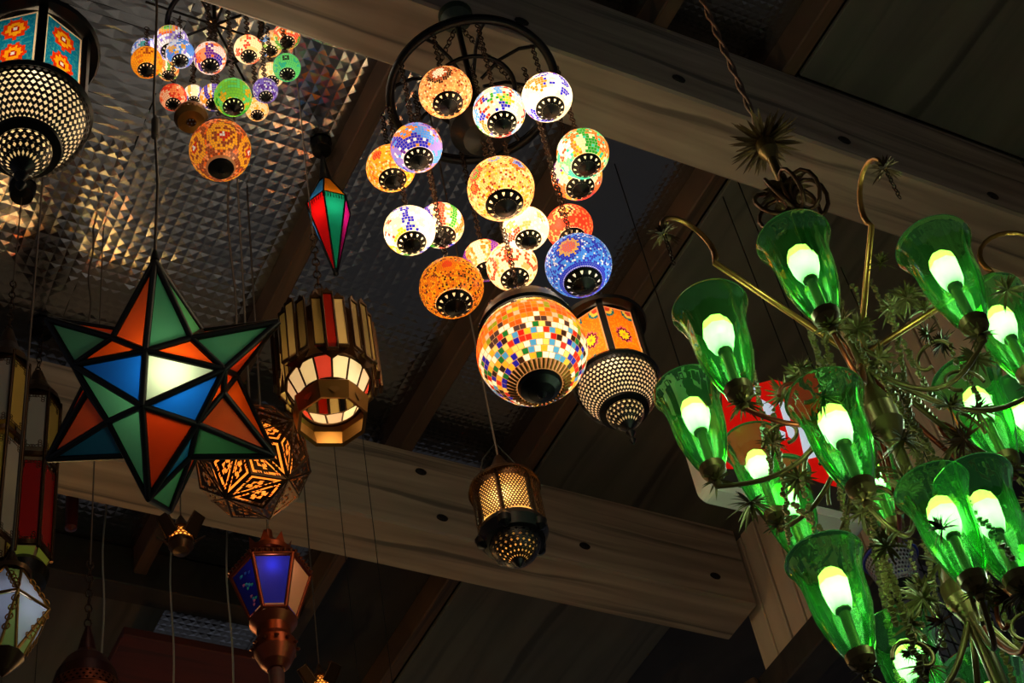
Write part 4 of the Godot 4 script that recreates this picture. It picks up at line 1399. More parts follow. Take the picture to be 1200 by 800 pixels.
func build_brass_strip_lantern() -> void:
	var o := at_d(385, 452, 4.05)        # centre of the lower opening's level
	var s := metres(1.0, o)
	var ln := thing("strip_glass_lantern", "brass lantern of upright red and amber glass strips, open octagon below", "lantern", o)
	ln.rotation.y = facing(o, 0.15)
	var cols := [Color(0.16, 0.10, 0.03), Color(0.12, 0.08, 0.03), Color(0.30, 0.21, 0.07), Color(0.10, 0.07, 0.02), Color(0.36, 0.25, 0.10)]
	var r0 := 56.0 * s
	var y0 := 6.0 * s
	var h := 100.0 * s
	var seq := 0
	for k in 8:
		var a := TAU * k / 8.0
		var d := Vector3(sin(a), 0, cos(a))
		var e := Vector3(cos(a), 0, -sin(a))
		# each bay: three strips, the middle one standing proud and reaching lower
		for j in [-1, 0, 1]:
			var w := 6.0 * s
			var mid: Vector3 = d * (r0 + (6.0 if j == 0 else 2.0) * s) + e * j * 13.4 * s
			var yb: float = y0 - (10.0 * s if j == 0 else 0.0) + absf(k % 2) * 3.0 * s
			var hh: float = h - (14.0 * s if j != 0 else 0.0)
			var col: Color = cols[(seq * 2 + (1 if j == 0 and k % 2 == 0 else 0)) % 5]
			if j == 0 and k % 2 == 0:
				col = Color(0.17, 0.004, 0.003)
			part(ln, "glass_strip", strip(mid - e * w + Vector3.UP * yb, mid + e * w + Vector3.UP * yb, Vector3.UP * hh, d, col), M.pane)
			var fr := MB.new()
			for sg in [-1.0, 1.0]:
				fr.box(Transform3D(Basis(Vector3.UP, a), mid + e * sg * w + Vector3.UP * (yb + hh / 2.0)), Vector3(1.6 * s, hh, 3.0 * s), 0.3 * s)
			fr.box(Transform3D(Basis(Vector3.UP, a), mid + Vector3.UP * yb), Vector3(w * 2.2, 3.0 * s, 4.0 * s), 0.4 * s)
			fr.box(Transform3D(Basis(Vector3.UP, a), mid + Vector3.UP * (yb + hh)), Vector3(w * 2.2, 4.0 * s, 4.0 * s), 0.4 * s)
			# pointed arch tops and beads at the foot
			fr.tri(mid - e * w + Vector3.UP * (yb + hh), mid + e * w + Vector3.UP * (yb + hh), mid + Vector3.UP * (yb + hh + 11.0 * s), d)
			part(ln, "strip_frame", fr, M.dark_brass)
			seq += 1
		# filigree plate under the bay
		var fp := MB.new()
		var q0 := d * (r0 - 1.0 * s) - e * 19.0 * s + Vector3.UP * y0
		var q1 := d * (r0 - 1.0 * s) + e * 19.0 * s + Vector3.UP * y0
		var q2 := d * (r0 - 5.0 * s) + Vector3.UP * (y0 - 16.0 * s)
		fp.tri(q0, q1, q2, d)
		part(ln, "filigree_plate", fp, M.dark_brass)
	# sloping ring of pale glass panes
	var n := 14
	var ya := y0 - 4.0 * s
	var yb := y0 - 34.0 * s
	var pale := [Color(0.95, 0.85, 0.62), Color(0.92, 0.80, 0.66), Color(0.90, 0.66, 0.55), Color(0.95, 0.86, 0.70)]
	for k in n:
		var a0 := TAU * k / n
		var a1 := TAU * (k + 1) / n
		var p0 := Vector3(sin(a0), 0, cos(a0))
		var p1 := Vector3(sin(a1), 0, cos(a1))
		var q := [p0 * 49.0 * s + Vector3.UP * ya, p1 * 49.0 * s + Vector3.UP * ya, p1 * 37.0 * s + Vector3.UP * yb, p0 * 37.0 * s + Vector3.UP * yb]
		var col: Color = pale[(k * 3) % 4]
		if k % 5 == 3:
			col = Color(0.6, 0.06, 0.04)
		part(ln, "sloping_pane", pane_mesh(q, 1.2 * s, p0 + p1, col), M.pane)
		var bar := MB.new()
		bar.tube([q[0], q[3]], 1.3 * s, 5)
		part(ln, "glazing_bar", bar, M.dark_brass)
	var rg := MB.new()
	rg.ring(Vector3(0, ya, 0), Vector3.UP, 49.5 * s, 2.0 * s, 40, 6)
	rg.ring(Vector3(0, yb, 0), Vector3.UP, 37.0 * s, 2.2 * s, 40, 6)
	part(ln, "hoop", rg, M.dark_brass)
	# lower octagonal skirt, open at the bottom
	for k in 8:
		var a0 := TAU * (k + 0.5) / 8.0
		var a1 := TAU * (k + 1.5) / 8.0
		var p0 := Vector3(sin(a0), 0, cos(a0))
		var p1 := Vector3(sin(a1), 0, cos(a1))
		var mb := MB.new()
		var y2 := yb - 8.0 * s
		var y3 := yb - 34.0 * s
		mb.quad(p0 * 39.0 * s + Vector3.UP * yb, p1 * 39.0 * s + Vector3.UP * yb, p1 * 46.0 * s + Vector3.UP * y2, p0 * 46.0 * s + Vector3.UP * y2, Vector3.UP)
		mb.quad(p0 * 46.0 * s + Vector3.UP * y2, p1 * 46.0 * s + Vector3.UP * y2, p1 * 42.0 * s + Vector3.UP * y3, p0 * 42.0 * s + Vector3.UP * y3, p0 + p1)
		mb.quad(p0 * 38.0 * s + Vector3.UP * (y3 + 2.0 * s), p1 * 38.0 * s + Vector3.UP * (y3 + 2.0 * s), p1 * 42.0 * s + Vector3.UP * y3, p0 * 42.0 * s + Vector3.UP * y3, Vector3.DOWN)
		mb.quad(p0 * 43.0 * s + Vector3.UP * y2, p1 * 43.0 * s + Vector3.UP * y2, p1 * 38.0 * s + Vector3.UP * (y3 + 2.0 * s), p0 * 38.0 * s + Vector3.UP * (y3 + 2.0 * s), -(p0 + p1))
		# embossed lozenge
		var m0 := (p0 + p1) / 2.0
		var ym := (y2 + y3) / 2.0
		var eo := (p1 - p0).normalized()
		var c := m0 * 44.6 * s + Vector3.UP * ym
		mb.quad(c + eo * 7.0 * s, c + Vector3.UP * 7.0 * s, c - eo * 7.0 * s, c - Vector3.UP * 7.0 * s, p0 + p1)
		part(ln, "skirt_panel", mb, M.brass)
	# roof and chain
	var rf := MB.new()
	rf.lathe([Vector2(52.0 * s, y0 + h - 16.0 * s), Vector2(40.0 * s, y0 + h + 4.0 * s), Vector2(20.0 * s, y0 + h + 30.0 * s), Vector2(12.0 * s, y0 + h + 60.0 * s), Vector2(4.0 * s, y0 + h + 70.0 * s), Vector2(0, y0 + h + 72.0 * s)], 16)
	part(ln, "roof", rf, M.dark_brass)
	chain_up(ln, FOIL_Y, Vector3(0, y0 + h + 70.0 * s, 0))
	var bl := MB.new()
	bl.lathe([Vector2(0, -0.022), Vector2(0.016, -0.016), Vector2(0.022, 0), Vector2(0.014, 0.02), Vector2(0.008, 0.04), Vector2(0, 0.04)], 14)
	var bp := Vector3(8.0 * s, y0 - 2.0 * s, 6.0 * s)
	part(ln, "bulb", bl, M.bulb, Transform3D(Basis(), bp))
	omni(ln, bp, 0.028, Color(1.0, 0.85, 0.6), 0.02)

# ------------------------------------------------------------------ pierced polyhedron
func build_polyhedron_lantern() -> void:
	var o := at_d(296, 540, 4.2)
	var rad := metres(71.0, o)
	var ln := thing("polyhedron_lantern", "faceted brass ball lantern with glowing filigree triangles under the star", "lantern", o)
	ln.rotation = Vector3(0.35, 0.5, 0.2)
	var t := (1.0 + sqrt(5.0)) / 2.0
	var vs := []
	for p in [[-1, t, 0], [1, t, 0], [-1, -t, 0], [1, -t, 0], [0, -1, t], [0, 1, t], [0, -1, -t], [0, 1, -t], [t, 0, -1], [t, 0, 1], [-t, 0, -1], [-t, 0, 1]]:
		vs.append(Vector3(p[0], p[1], p[2]).normalized() * rad)
	var fs := [[0, 11, 5], [0, 5, 1], [0, 1, 7], [0, 7, 10], [0, 10, 11], [1, 5, 9], [5, 11, 4], [11, 10, 2], [10, 7, 6], [7, 1, 8], [3, 9, 4], [3, 4, 2], [3, 2, 6], [3, 6, 8], [3, 8, 9], [4, 9, 5], [2, 4, 11], [6, 2, 10], [8, 6, 7], [9, 8, 1]]
	var n := 16
	# which small triangles of a plate are cut away: three ornaments of openings
	var edges := {}
	for f in fs:
		var mid: Vector3 = (vs[f[0]] + vs[f[1]] + vs[f[2]]) / 3.0
		var apex := mid.normalized() * rad * 0.99
		for k in 3:
			var a: Vector3 = vs[f[k]]
			var b: Vector3 = vs[f[(k + 1) % 3]]
			var mb := MB.new()
			for i in n:
				for j in n - i:
					var g := func(x: float, y: float) -> Vector3:
						return a + (b - a) * (x / n) + (apex - a) * (y / n)
					var l := n - i - j
					for flip in 2:
						if flip == 1 and l < 2:
							continue
						var c0 := Vector3(i, j, l) / n if flip == 0 else Vector3(i + 0.6, j + 0.6, l - 1.4) / n
						var ctr := Vector3(i + 0.33, j + 0.33, n - i - j - 0.66) / n if flip == 0 else Vector3(i + 0.66, j + 0.66, n - i - j - 1.33) / n
						var low := minf(ctr.x, minf(ctr.y, ctr.z))
						var q := Vector2((ctr.x - ctr.z) * 0.9, (ctr.y - 0.30) * 1.5)
						var far := q.length()
						var cut := far > 0.09 and far < 0.24 and absf(sin(q.angle() * 3.0)) > 0.33
						if far > 0.31 and low > 0.07 and low < 0.14:
							cut = fposmod((ctr.x - ctr.z + ctr.y) * 7.0, 1.0) > 0.38
						if cut:
							continue
						if flip == 0:
							mb.tri(g.call(i, j), g.call(i + 1, j), g.call(i, j + 1), mid)
						else:
							mb.tri(g.call(i + 1, j), g.call(i + 1, j + 1), g.call(i, j + 1), mid)
			part(ln, "filigree_plate", mb, M.dark_brass)
			edges[[mini(f[k], f[(k + 1) % 3]), maxi(f[k], f[(k + 1) % 3])]] = true
	for e in edges:
		var mb := MB.new()
		mb.tube([vs[e[0]], vs[e[1]]], 0.0025, 5)
		part(ln, "edge_seam", mb, M.dark_brass)
	var gl := MB.new()
	var gp := []
	for k in 13:
		var th := PI - k / 12.0 * PI
		gp.append(Vector2(sin(th), cos(th)) * rad * 0.66)
	gl.lathe(gp, 28, Vector3.ZERO, Color(1.0, 0.62, 0.22))
	part(ln, "amber_liner", gl, M.milk)
	omni(ln, Vector3(0, 0, 0), 0.020, Color(1.0, 0.75, 0.42), 0.02)
	var hold := sub(ln, "cable")
	hold.transform = Transform3D(ln.transform.basis.inverse(), Vector3.ZERO)
	var cb := MB.new()
	cb.tube([Vector3(0, rad * 0.9, 0), Vector3(0, FOIL_Y - o.y, 0)], 0.003, 6)
	part(hold, "cord", cb, M.cord)

# ------------------------------------------------------------------ small diamond lantern
func build_diamond_lantern() -> void:
	var can := at_y(376, 168, FOIL_Y)
	var axis := Vector3(can.x, 0, can.z)
	var yg := y_on(axis, 244.0)          # girdle
	var yt := y_on(axis, 214.0)
	var yb := y_on(axis, 316.0)
	var o := Vector3(axis.x, yg, axis.z)
	var r := metres(27.0, o)
	var ln := thing("diamond_lantern", "small pointed lantern with red, green, blue and pink fabric sides", "lantern", o)
	ln.rotation.y = facing(o, -0.12)
	var low := [Color(0.80, 0.006, 0.006), Color(0.008, 0.42, 0.22), Color(0.80, 0.01, 0.30), Color(0.9, 0.5, 0.05), Color(0.10, 0.30, 0.85), Color(0.06, 0.30, 0.75)]
	var upc := [Color(0.02, 0.24, 0.60), Color(0.95, 0.26, 0.006), Color(0.8, 0.1, 0.3), Color(0.1, 0.5, 0.3), Color(0.9, 0.7, 0.1), Color(0.6, 0.1, 0.6)]
	for k in 6:
		var a0 := TAU * (k - 1) / 6.0
		var a1 := TAU * k / 6.0
		var p0 := Vector3(sin(a0), 0, cos(a0))
		var p1 := Vector3(sin(a1), 0, cos(a1))
		var out := p0 + p1
		var t0 := p0 * r * 0.28 + Vector3.UP * (yt - yg)
		var t1 := p1 * r * 0.28 + Vector3.UP * (yt - yg)
		var b0 := p0 * r * 0.10 + Vector3.UP * (yb - yg)
		var b1 := p1 * r * 0.10 + Vector3.UP * (yb - yg)
		part(ln, "side_panel", pane_mesh([p0 * r, p1 * r, b1, b0], 0.0015, out, low[k]), M.pane)
		part(ln, "roof_panel", pane_mesh([p0 * r, t0, t1, p1 * r], 0.0015, out + Vector3.UP, upc[k]), M.pane)
		var mb := MB.new()
		mb.tube([t0, p0 * r, b0], 0.0028, 5)
		part(ln, "rib", mb, M.lead)
		mb = MB.new()
		mb.tube([p0 * r, p1 * r], 0.0022, 5)
		# stitched fringe under the girdle
		for j in 8:
			var p := (p0 * r).lerp(p1 * r, (j + 0.5) / 8.0)
			mb.tube([p * 1.012, p * 0.985 + Vector3(0, -0.022, 0)], 0.0011, 3)
		part(ln, "fringe", mb, M.lead)
	var tp := MB.new()
	tp.lathe([Vector2(0, -0.02), Vector2(r * 0.32, yt - yg), Vector2(r * 0.22, yt - yg + 0.05), Vector2(0.006, yt - yg + 0.13), Vector2(0, yt - yg + 0.132)].slice(1), 12)
	part(ln, "top_cap", tp, M.lead)
	var bt := MB.new()
	bt.lathe([Vector2(0, yb - yg - 0.03), Vector2(0.008, yb - yg - 0.02), Vector2(r * 0.12, yb - yg)], 10)
	part(ln, "bottom_knob", bt, M.lead)
	cable(ln, FOIL_Y, Vector3(0, yt - yg + 0.12, 0), 0.003, M.black)
	var cn := MB.new()
	cn.lathe([Vector2(0, -0.045), Vector2(0.03, -0.04), Vector2(0.034, -0.005), Vector2(0.0, -0.004)], 20, Vector3(0, FOIL_Y - o.y, 0))
	part(ln, "ceiling_cup", cn, M.black)
	omni(ln, Vector3(0, -0.045, 0.01), 0.0085, Color(1.0, 0.92, 0.8), 0.015)

# ------------------------------------------------------------------ blue glass lantern
func build_blue_lantern() -> void:
	var o := at_d(318, 690, 4.4)
	var s := metres(1.0, o) 
	var ln := thing("jewelled_lantern", "copper lantern with blue and peach tapering panes below the polyhedron lantern", "lantern", o)
	ln.rotation.y = facing(o, 0.5236 + 0.1)
	var ys := 20.0 * s
	var yb := -46.0 * s
	var rs := 47.0 * s
	var rb := 26.0 * s
	var cols := [Color(0.015, 0.02, 0.62), Color(0.75, 0.30, 0.14), Color(0.1, 0.05, 0.5), Color(0.7, 0.4, 0.2), Color(0.5, 0.05, 0.1), Color(0.006, 0.006, 0.22)]
	var r := RandomNumberGenerator.new()
	r.seed = 12
	for k in 6:
		var a0 := TAU * (k - 1) / 6.0
		var a1 := TAU * k / 6.0
		var p0 := Vector3(sin(a0), 0, cos(a0))
		var p1 := Vector3(sin(a1), 0, cos(a1))
		var q := [p0 * rs + Vector3.UP * ys, p1 * rs + Vector3.UP * ys, p1 * rb + Vector3.UP * yb, p0 * rb + Vector3.UP * yb]
		var pn := part(ln, "pane", pane_mesh(q, 5.0 * s, p0 + p1, cols[k]), M.pane)
		if k == 5 or k == 2:
			for j in 16:
				var u := r.randf_range(0.25, 0.75)
				var v := r.randf_range(0.15, 0.9)
				var c: Vector3 = q[0].lerp(q[1], u).lerp(q[3].lerp(q[2], u), v) + (p0 + p1) * 0.5 * s
				var jm := MB.new()
				var jc: Color = [Color(0.1, 0.8, 1.0), Color(0.1, 0.3, 1.0), Color(0.9, 0.3, 0.6), Color(0.1, 0.9, 0.7)][j % 4]
				var nn := (p0 + p1).normalized()
				var e := nn.cross(Vector3.UP)
				for t in 6:
					jm.tri(c + nn * 2.0 * s, c + (e * cos(TAU * t / 6) + Vector3.UP * sin(TAU * t / 6)) * 2.4 * s, c + (e * cos(TAU * (t + 1) / 6) + Vector3.UP * sin(TAU * (t + 1) / 6)) * 2.4 * s, nn, jc)
				part(pn, "jewel", jm, M.pane)
		var mb := MB.new()
		mb.tube([q[0], q[3]], 2.6 * s, 6)
		mb.tube([q[0], q[1]], 2.4 * s, 6)
		mb.tube([q[3], q[2]], 2.4 * s, 6)
		# beads round the pane
		for j in 9:
			var t := (j + 0.5) / 9.0
			for side in [[0, 1], [3, 2]]:
				var c: Vector3 = q[side[0]].lerp(q[side[1]], t)
				mb.lathe([Vector2(0, -2.0 * s), Vector2(2.0 * s, 0), Vector2(0, 2.0 * s)], 6, c * 1.02)
		part(ln, "pane_frame", mb, M.copper)
		# roof facet and its scallops
		var rf := MB.new()
		var t0 := p0 * 22.0 * s + Vector3.UP * 50.0 * s
		var t1 := p1 * 22.0 * s + Vector3.UP * 50.0 * s
		rf.quad(q[0] * 1.03, q[1] * 1.03, t1, t0, p0 + p1)
		for j in 7:
			var c: Vector3 = (q[0] * 1.04).lerp(q[1] * 1.04, (j + 0.5) / 7.0) + Vector3.UP * 3.0 * s
			rf.lathe([Vector2(0, -3.5 * s), Vector2(3.4 * s, 0), Vector2(0, 3.5 * s)], 6, c)
		part(ln, "roof_facet", rf, M.copper)
	var cr := MB.new()
	cr.lathe([Vector2(26.0 * s, 48.0 * s), Vector2(27.0 * s, 55.0 * s), Vector2(20.0 * s, 59.0 * s), Vector2(14.0 * s, 70.0 * s), Vector2(6.0 * s, 78.0 * s), Vector2(5.0 * s, 92.0 * s), Vector2(0, 94.0 * s)], 18)
	for k in 8:
		var a := TAU * k / 8.0
		var d := Vector3(cos(a), 0, sin(a))
		cr.tri(d.rotated(Vector3.UP, 0.3) * 24.0 * s + Vector3.UP * 56.0 * s, d.rotated(Vector3.UP, -0.3) * 24.0 * s + Vector3.UP * 56.0 * s, d * 28.0 * s + Vector3.UP * 71.0 * s, d)
	part(ln, "crown", cr, M.copper)
	var bs := MB.new()
	bs.lathe([Vector2(0, -122.0 * s), Vector2(10.0 * s, -120.0 * s), Vector2(17.0 * s, -112.0 * s), Vector2(24.0 * s, -96.0 * s), Vector2(25.0 * s, -84.0 * s), Vector2(19.0 * s, -74.0 * s), Vector2(20.0 * s, -62.0 * s), Vector2(28.0 * s, -52.0 * s), Vector2(24.0 * s, -49.0 * s)], 18)
	for k in 12:
		var a := TAU * k / 12.0
		bs.lathe([Vector2(0, -3.0 * s), Vector2(3.0 * s, 0), Vector2(0, 3.0 * s)], 6, Vector3(cos(a) * 26.0, -90.0, sin(a) * 26.0) * s)
	part(ln, "base_cup", bs, M.copper)
	var tl := MB.new()
	tl.lathe([Vector2(0, -205.0 * s), Vector2(5.0 * s, -203.0 * s), Vector2(9.0 * s, -125.0 * s), Vector2(8.0 * s, -120.0 * s)], 10)
	part(ln, "tail_rod", tl, M.redboard)
	cable(ln, FOIL_Y, Vector3(0, 92.0 * s, 0))
	omni(ln, Vector3(-15.0 * s, 8.0 * s, 24.0 * s), 0.0030, Color(1.0, 0.95, 0.9), 0.015)

# ------------------------------------------------------------------ pierced lantern with four lobes
func build_lobed_lantern() -> void:
	var o := at_d(599, 614, 4.2)
	var s := metres(1.0, o)
	var ln := thing("lobed_lantern", "pierced bronze lantern with rounded lobes glowing gold by the lower beam", "lantern", o)
	ln.rotation.y = facing(o, 0.45)
	var h := 66.0 * s
	for k in 5:
		var a := TAU * k / 5.0
		var d := Vector3(sin(a), 0, cos(a))
		var e := Vector3(cos(a), 0, -sin(a))
		var lobe := MB.new()
		var lf := func(u: float, v: float) -> Vector3:
			var an := (u - 0.5) * 2.5
			return d * (24.0 + 18.0 * cos(an)) * s + e * sin(an) * 23.0 * s + Vector3.UP * (v * h - 10.0 * s)
		lobe.pierced(lf, 14, 20, 0.62, Vector3.ZERO, true)
		part(ln, "pierced_lobe", lobe, M.dark_brass)
		var post := MB.new()
		var pd := Vector3(sin(a + TAU / 10.0), 0, cos(a + TAU / 10.0))
		post.tube([pd * 33.0 * s + Vector3.UP * -14.0 * s, pd * 33.0 * s + Vector3.UP * (h - 6.0 * s)], 3.0 * s, 6)
		post.lathe([Vector2(0, -11.0 * s), Vector2(8.0 * s, -6.0 * s), Vector2(10.0 * s, 2.0 * s), Vector2(6.0 * s, 9.0 * s), Vector2(0, 12.0 * s)], 12, pd * 36.0 * s - Vector3.UP * 22.0 * s)
		part(ln, "corner_knob", post, M.black)
	var bd := MB.new()
	bd.lathe([Vector2(20.0 * s, -34.0 * s), Vector2(36.0 * s, -30.0 * s), Vector2(42.0 * s, -18.0 * s), Vector2(40.0 * s, -10.0 * s), Vector2(28.0 * s, -8.0 * s)], 30)
	part(ln, "base_band", bd, M.black)
	var bw := MB.new()
	var bf := func(u: float, v: float) -> Vector3:
		var th := 1.45 - v * 1.2
		return Vector3(cos(u * TAU) * sin(th), -cos(th) * 1.1, sin(u * TAU) * sin(th)) * 31.0 * s + Vector3(0, -26.0 * s, 0)
	bw.pierced(bf, 22, 6, 0.50, Vector3(0, -26.0 * s, 0))
	bw.lathe([Vector2(0, -68.0 * s), Vector2(4.0 * s, -64.0 * s), Vector2(8.0 * s, -58.0 * s)], 10)
	part(ln, "pierced_bowl", bw, M.black)
	var rf := MB.new()
	rf.lathe([Vector2(44.0 * s, h - 12.0 * s), Vector2(42.0 * s, h - 6.0 * s), Vector2(26.0 * s, h + 6.0 * s), Vector2(16.0 * s, h + 20.0 * s), Vector2(9.0 * s, h + 34.0 * s), Vector2(4.0 * s, h + 46.0 * s), Vector2(0, h + 48.0 * s)], 24)
	part(ln, "roof", rf, M.dark_brass)
	var gl := MB.new()
	gl.lathe([Vector2(0, -52.0 * s), Vector2(15.0 * s, -48.0 * s), Vector2(26.0 * s, -34.0 * s), Vector2(30.0 * s, -12.0 * s), Vector2(31.0 * s, h - 12.0 * s), Vector2(0, h - 6.0 * s)], 24, Vector3.ZERO, Color(1.0, 0.72, 0.36))
	part(ln, "amber_liner", gl, M.milk)
	omni(ln, Vector3(-12.0 * s, 22.0 * s, 20.0 * s), 0.026, Color(1.0, 0.88, 0.62), 0.015)
	# wire bail
	var bl := MB.new()
	bl.tube([Vector3(-42.0 * s, -8.0 * s, 0), Vector3(-40.0 * s, h * 0.5, 0), Vector3(-20.0 * s, h + 40.0 * s, 0), Vector3(0, h + 70.0 * s, 0), Vector3(20.0 * s, h + 40.0 * s, 0), Vector3(40.0 * s, h * 0.5, 0), Vector3(42.0 * s, -8.0 * s, 0)], 1.0 * s, 5)
	part(ln, "wire_bail", bl, M.wire)
	cable(ln, FOIL_Y, Vector3(0, h + 46.0 * s, 0), 0.0028)

# ------------------------------------------------------------------ small far lamps
func winged_lamp(px: float, py: float, depth: float, size: float, label: String, light: float) -> void:
	var o := at_d(px, py, depth)
	var s := metres(size, o)
	var ln := thing("winged_lantern", label, "lantern", o)
	ln.rotation.y = facing(o)
	var bw := MB.new()
	bw.lathe([Vector2(0, -0.9 * s), Vector2(0.4 * s, -0.8 * s), Vector2(0.62 * s, -0.45 * s), Vector2(0.62 * s, -0.2 * s)], 20)
	part(ln, "base_cup", bw, M.dark_brass)
	var dm := MB.new()
	var df := func(u: float, v: float) -> Vector3:
		var rr := lerpf(0.62, 0.5, v)
		return Vector3(cos(u * TAU) * rr, -0.2 + v * 0.75, sin(u * TAU) * rr) * s
	dm.pierced(df, 18, 4, 0.76, Vector3.ZERO)
	part(ln, "pierced_drum", dm, M.brass)
	for k in 4:
		var a := TAU * k / 4.0 + PI / 4.0
		var d := Vector3(sin(a), 0, cos(a))
		var e := Vector3(cos(a), 0, -sin(a))
		var w := MB.new()
		w.quad(d * 0.6 * s - e * 0.4 * s, d * 0.6 * s + e * 0.4 * s, d * 1.3 * s + e * 0.35 * s + Vector3.UP * 0.8 * s, d * 1.3 * s - e * 0.35 * s + Vector3.UP * 0.8 * s, d)
		w.tube([d * 0.6 * s - e * 0.4 * s, d * 1.3 * s - e * 0.35 * s + Vector3.UP * 0.8 * s, d * 1.3 * s + e * 0.35 * s + Vector3.UP * 0.8 * s, d * 0.6 * s + e * 0.4 * s], 0.05 * s, 4)
		part(ln, "wing", w, M.dark_brass)
	var rf := MB.new()
	rf.lathe([Vector2(0.6 * s, 0.55 * s), Vector2(0.3 * s, 1.1 * s), Vector2(0.06 * s, 1.6 * s), Vector2(0, 1.62 * s)], 16)
	part(ln, "roof", rf, M.dark_brass)
	var gl := MB.new()
	gl.lathe([Vector2(0, -0.5 * s), Vector2(0.45 * s, -0.2 * s), Vector2(0.45 * s, 0.5 * s), Vector2(0, 0.52 * s)], 16, Vector3.ZERO, Color(1.0, 0.7, 0.3))
	part(ln, "amber_liner", gl, M.milk)
	omni(ln, Vector3(0, 0.1 * s, 0), light, Color(1.0, 0.8, 0.5), 0.01)
	cable(ln, FOIL_Y if o.y < FOIL_Y else o.y + 0.2, Vector3(0, 1.6 * s, 0), 0.0025)

func build_small_lanterns() -> void:
	winged_lamp(212, 632, 5.2, 24.0, "small winged brass lantern with a pierced drum beside the lower beam", 0.0035)
	winged_lamp(376, 806, 5.2, 22.0, "small winged brass lantern with only its drum showing near the foil strip", 0.0025)

# ------------------------------------------------------------------ tall dark lanterns at the left
func tall_lantern(o: Vector3, rad: float, h: float, cols: Array, label: String, turn: float, top_y: float, lower_bulb: bool) -> Node3D:
	var ln := thing("tall_glass_lantern", label, "lantern", o)
	ln.rotation.y = facing(o, turn)
	for k in 6:
		var a0 := TAU * k / 6.0
		var a1 := TAU * (k + 1) / 6.0
		var p0 := Vector3(sin(a0), 0, cos(a0)) * rad
		var p1 := Vector3(sin(a1), 0, cos(a1)) * rad
		for j in 2:
			var ya := h * (0.0 if j == 0 else 0.60)
			var yb := h * (0.54 if j == 0 else 1.0)
			var q := [p0 + Vector3.UP * ya, p1 + Vector3.UP * ya, p1 + Vector3.UP * yb, p0 + Vector3.UP * yb]
			var col: Color = cols[(k * 2 + j) % cols.size()]
			part(ln, "pane", pane_mesh(q, rad * 0.14, p0 + p1, col), M.pane)
			# scrolled filigree in the corners of the pane
			var sc := MB.new()
			for corner in [[0, 1, 3], [1, 0, 2], [2, 3, 1], [3, 2, 0]]:
				var c: Vector3 = q[corner[0]]
				var e: Vector3 = (q[corner[1]] - c).normalized()
				var f: Vector3 = (q[corner[2]] - c).normalized()
				for t in 3:
					var cc := c + e * rad * (0.18 + 0.14 * t) + f * rad * 0.20
					sc.ring(cc, e.cross(f), rad * 0.075, rad * 0.02, 10, 4)
					if t > 0:
						sc.ring(c + e * rad * 0.2 + f * rad * (0.2 + 0.14 * t), e.cross(f), rad * 0.07, rad * 0.02, 10, 4)
			part(ln, "filigree", sc, M.dark_brass).set_meta("kind", "stuff")
		var post := MB.new()
		post.tube([p0 * 1.03 - Vector3.UP * h * 0.03, p0 * 1.03 + Vector3.UP * h * 1.03], rad * 0.085, 6)
		part(ln, "corner_post", post, M.dark_brass)
	for y in [0.0, 0.57, 1.0]:
		var b := MB.new()
		b.lathe([Vector2(rad * 0.95, h * y - rad * 0.14), Vector2(rad * 1.06, h * y - rad * 0.12), Vector2(rad * 1.06, h * y + rad * 0.12), Vector2(rad * 0.95, h * y + rad * 0.14)], 6)
		part(ln, "band", b, M.dark_brass, Transform3D(Basis(Vector3.UP, PI / 6.0 - PI / 6.0 * 0.0), Vector3.ZERO))
	var rf := MB.new()
	rf.lathe([Vector2(rad * 1.12, h * 1.0), Vector2(rad * 1.0, h * 1.05), Vector2(rad * 0.5, h * 1.15), Vector2(rad * 0.2, h * 1.26), Vector2(0, h * 1.27)], 12)
	part(ln, "roof", rf, M.dark_brass)
	if lower_bulb:
		for k in 6:
			var a0 := TAU * k / 6.0
			var a1 := TAU * (k + 1) / 6.0
			var p0 := Vector3(sin(a0), 0, cos(a0))
			var p1 := Vector3(sin(a1), 0, cos(a1))
			var q := [p0 * rad + Vector3.UP * -0.02 * h, p1 * rad + Vector3.UP * -0.02 * h, p1 * rad * 0.82 - Vector3.UP * rad * 0.6, p0 * rad * 0.82 - Vector3.UP * rad * 0.6]
			part(ln, "green_pane", pane_mesh(q, rad * 0.08, p0 + p1, Color(0.45, 0.62, 0.10)), M.pane)
		var bb := MB.new()
		bb.lathe([Vector2(0, -rad * 3.9), Vector2(rad * 0.5, -rad * 3.8), Vector2(rad * 0.95, -rad * 3.2), Vector2(rad * 0.8, -rad * 2.6), Vector2(rad * 0.35, -rad * 2.2), Vector2(rad * 0.45, -rad * 1.9), Vector2(rad * 0.9, -rad * 1.4), Vector2(rad * 1.0, -rad * 0.9), Vector2(rad * 0.82, -rad * 0.58)], 24)
		part(ln, "hanging_bulb", bb, M.black)
	if top_y > o.y + h * 1.3:
		chain_up(ln, top_y, Vector3(0, h * 1.26, 0))
		var cn := MB.new()
		cn.lathe([Vector2(0, -0.05), Vector2(0.035, -0.04), Vector2(0.042, -0.004), Vector2(0.0, -0.004)], 20, Vector3(0, top_y - o.y, 0))
		part(ln, "ceiling_cup", cn, M.black)
	return ln

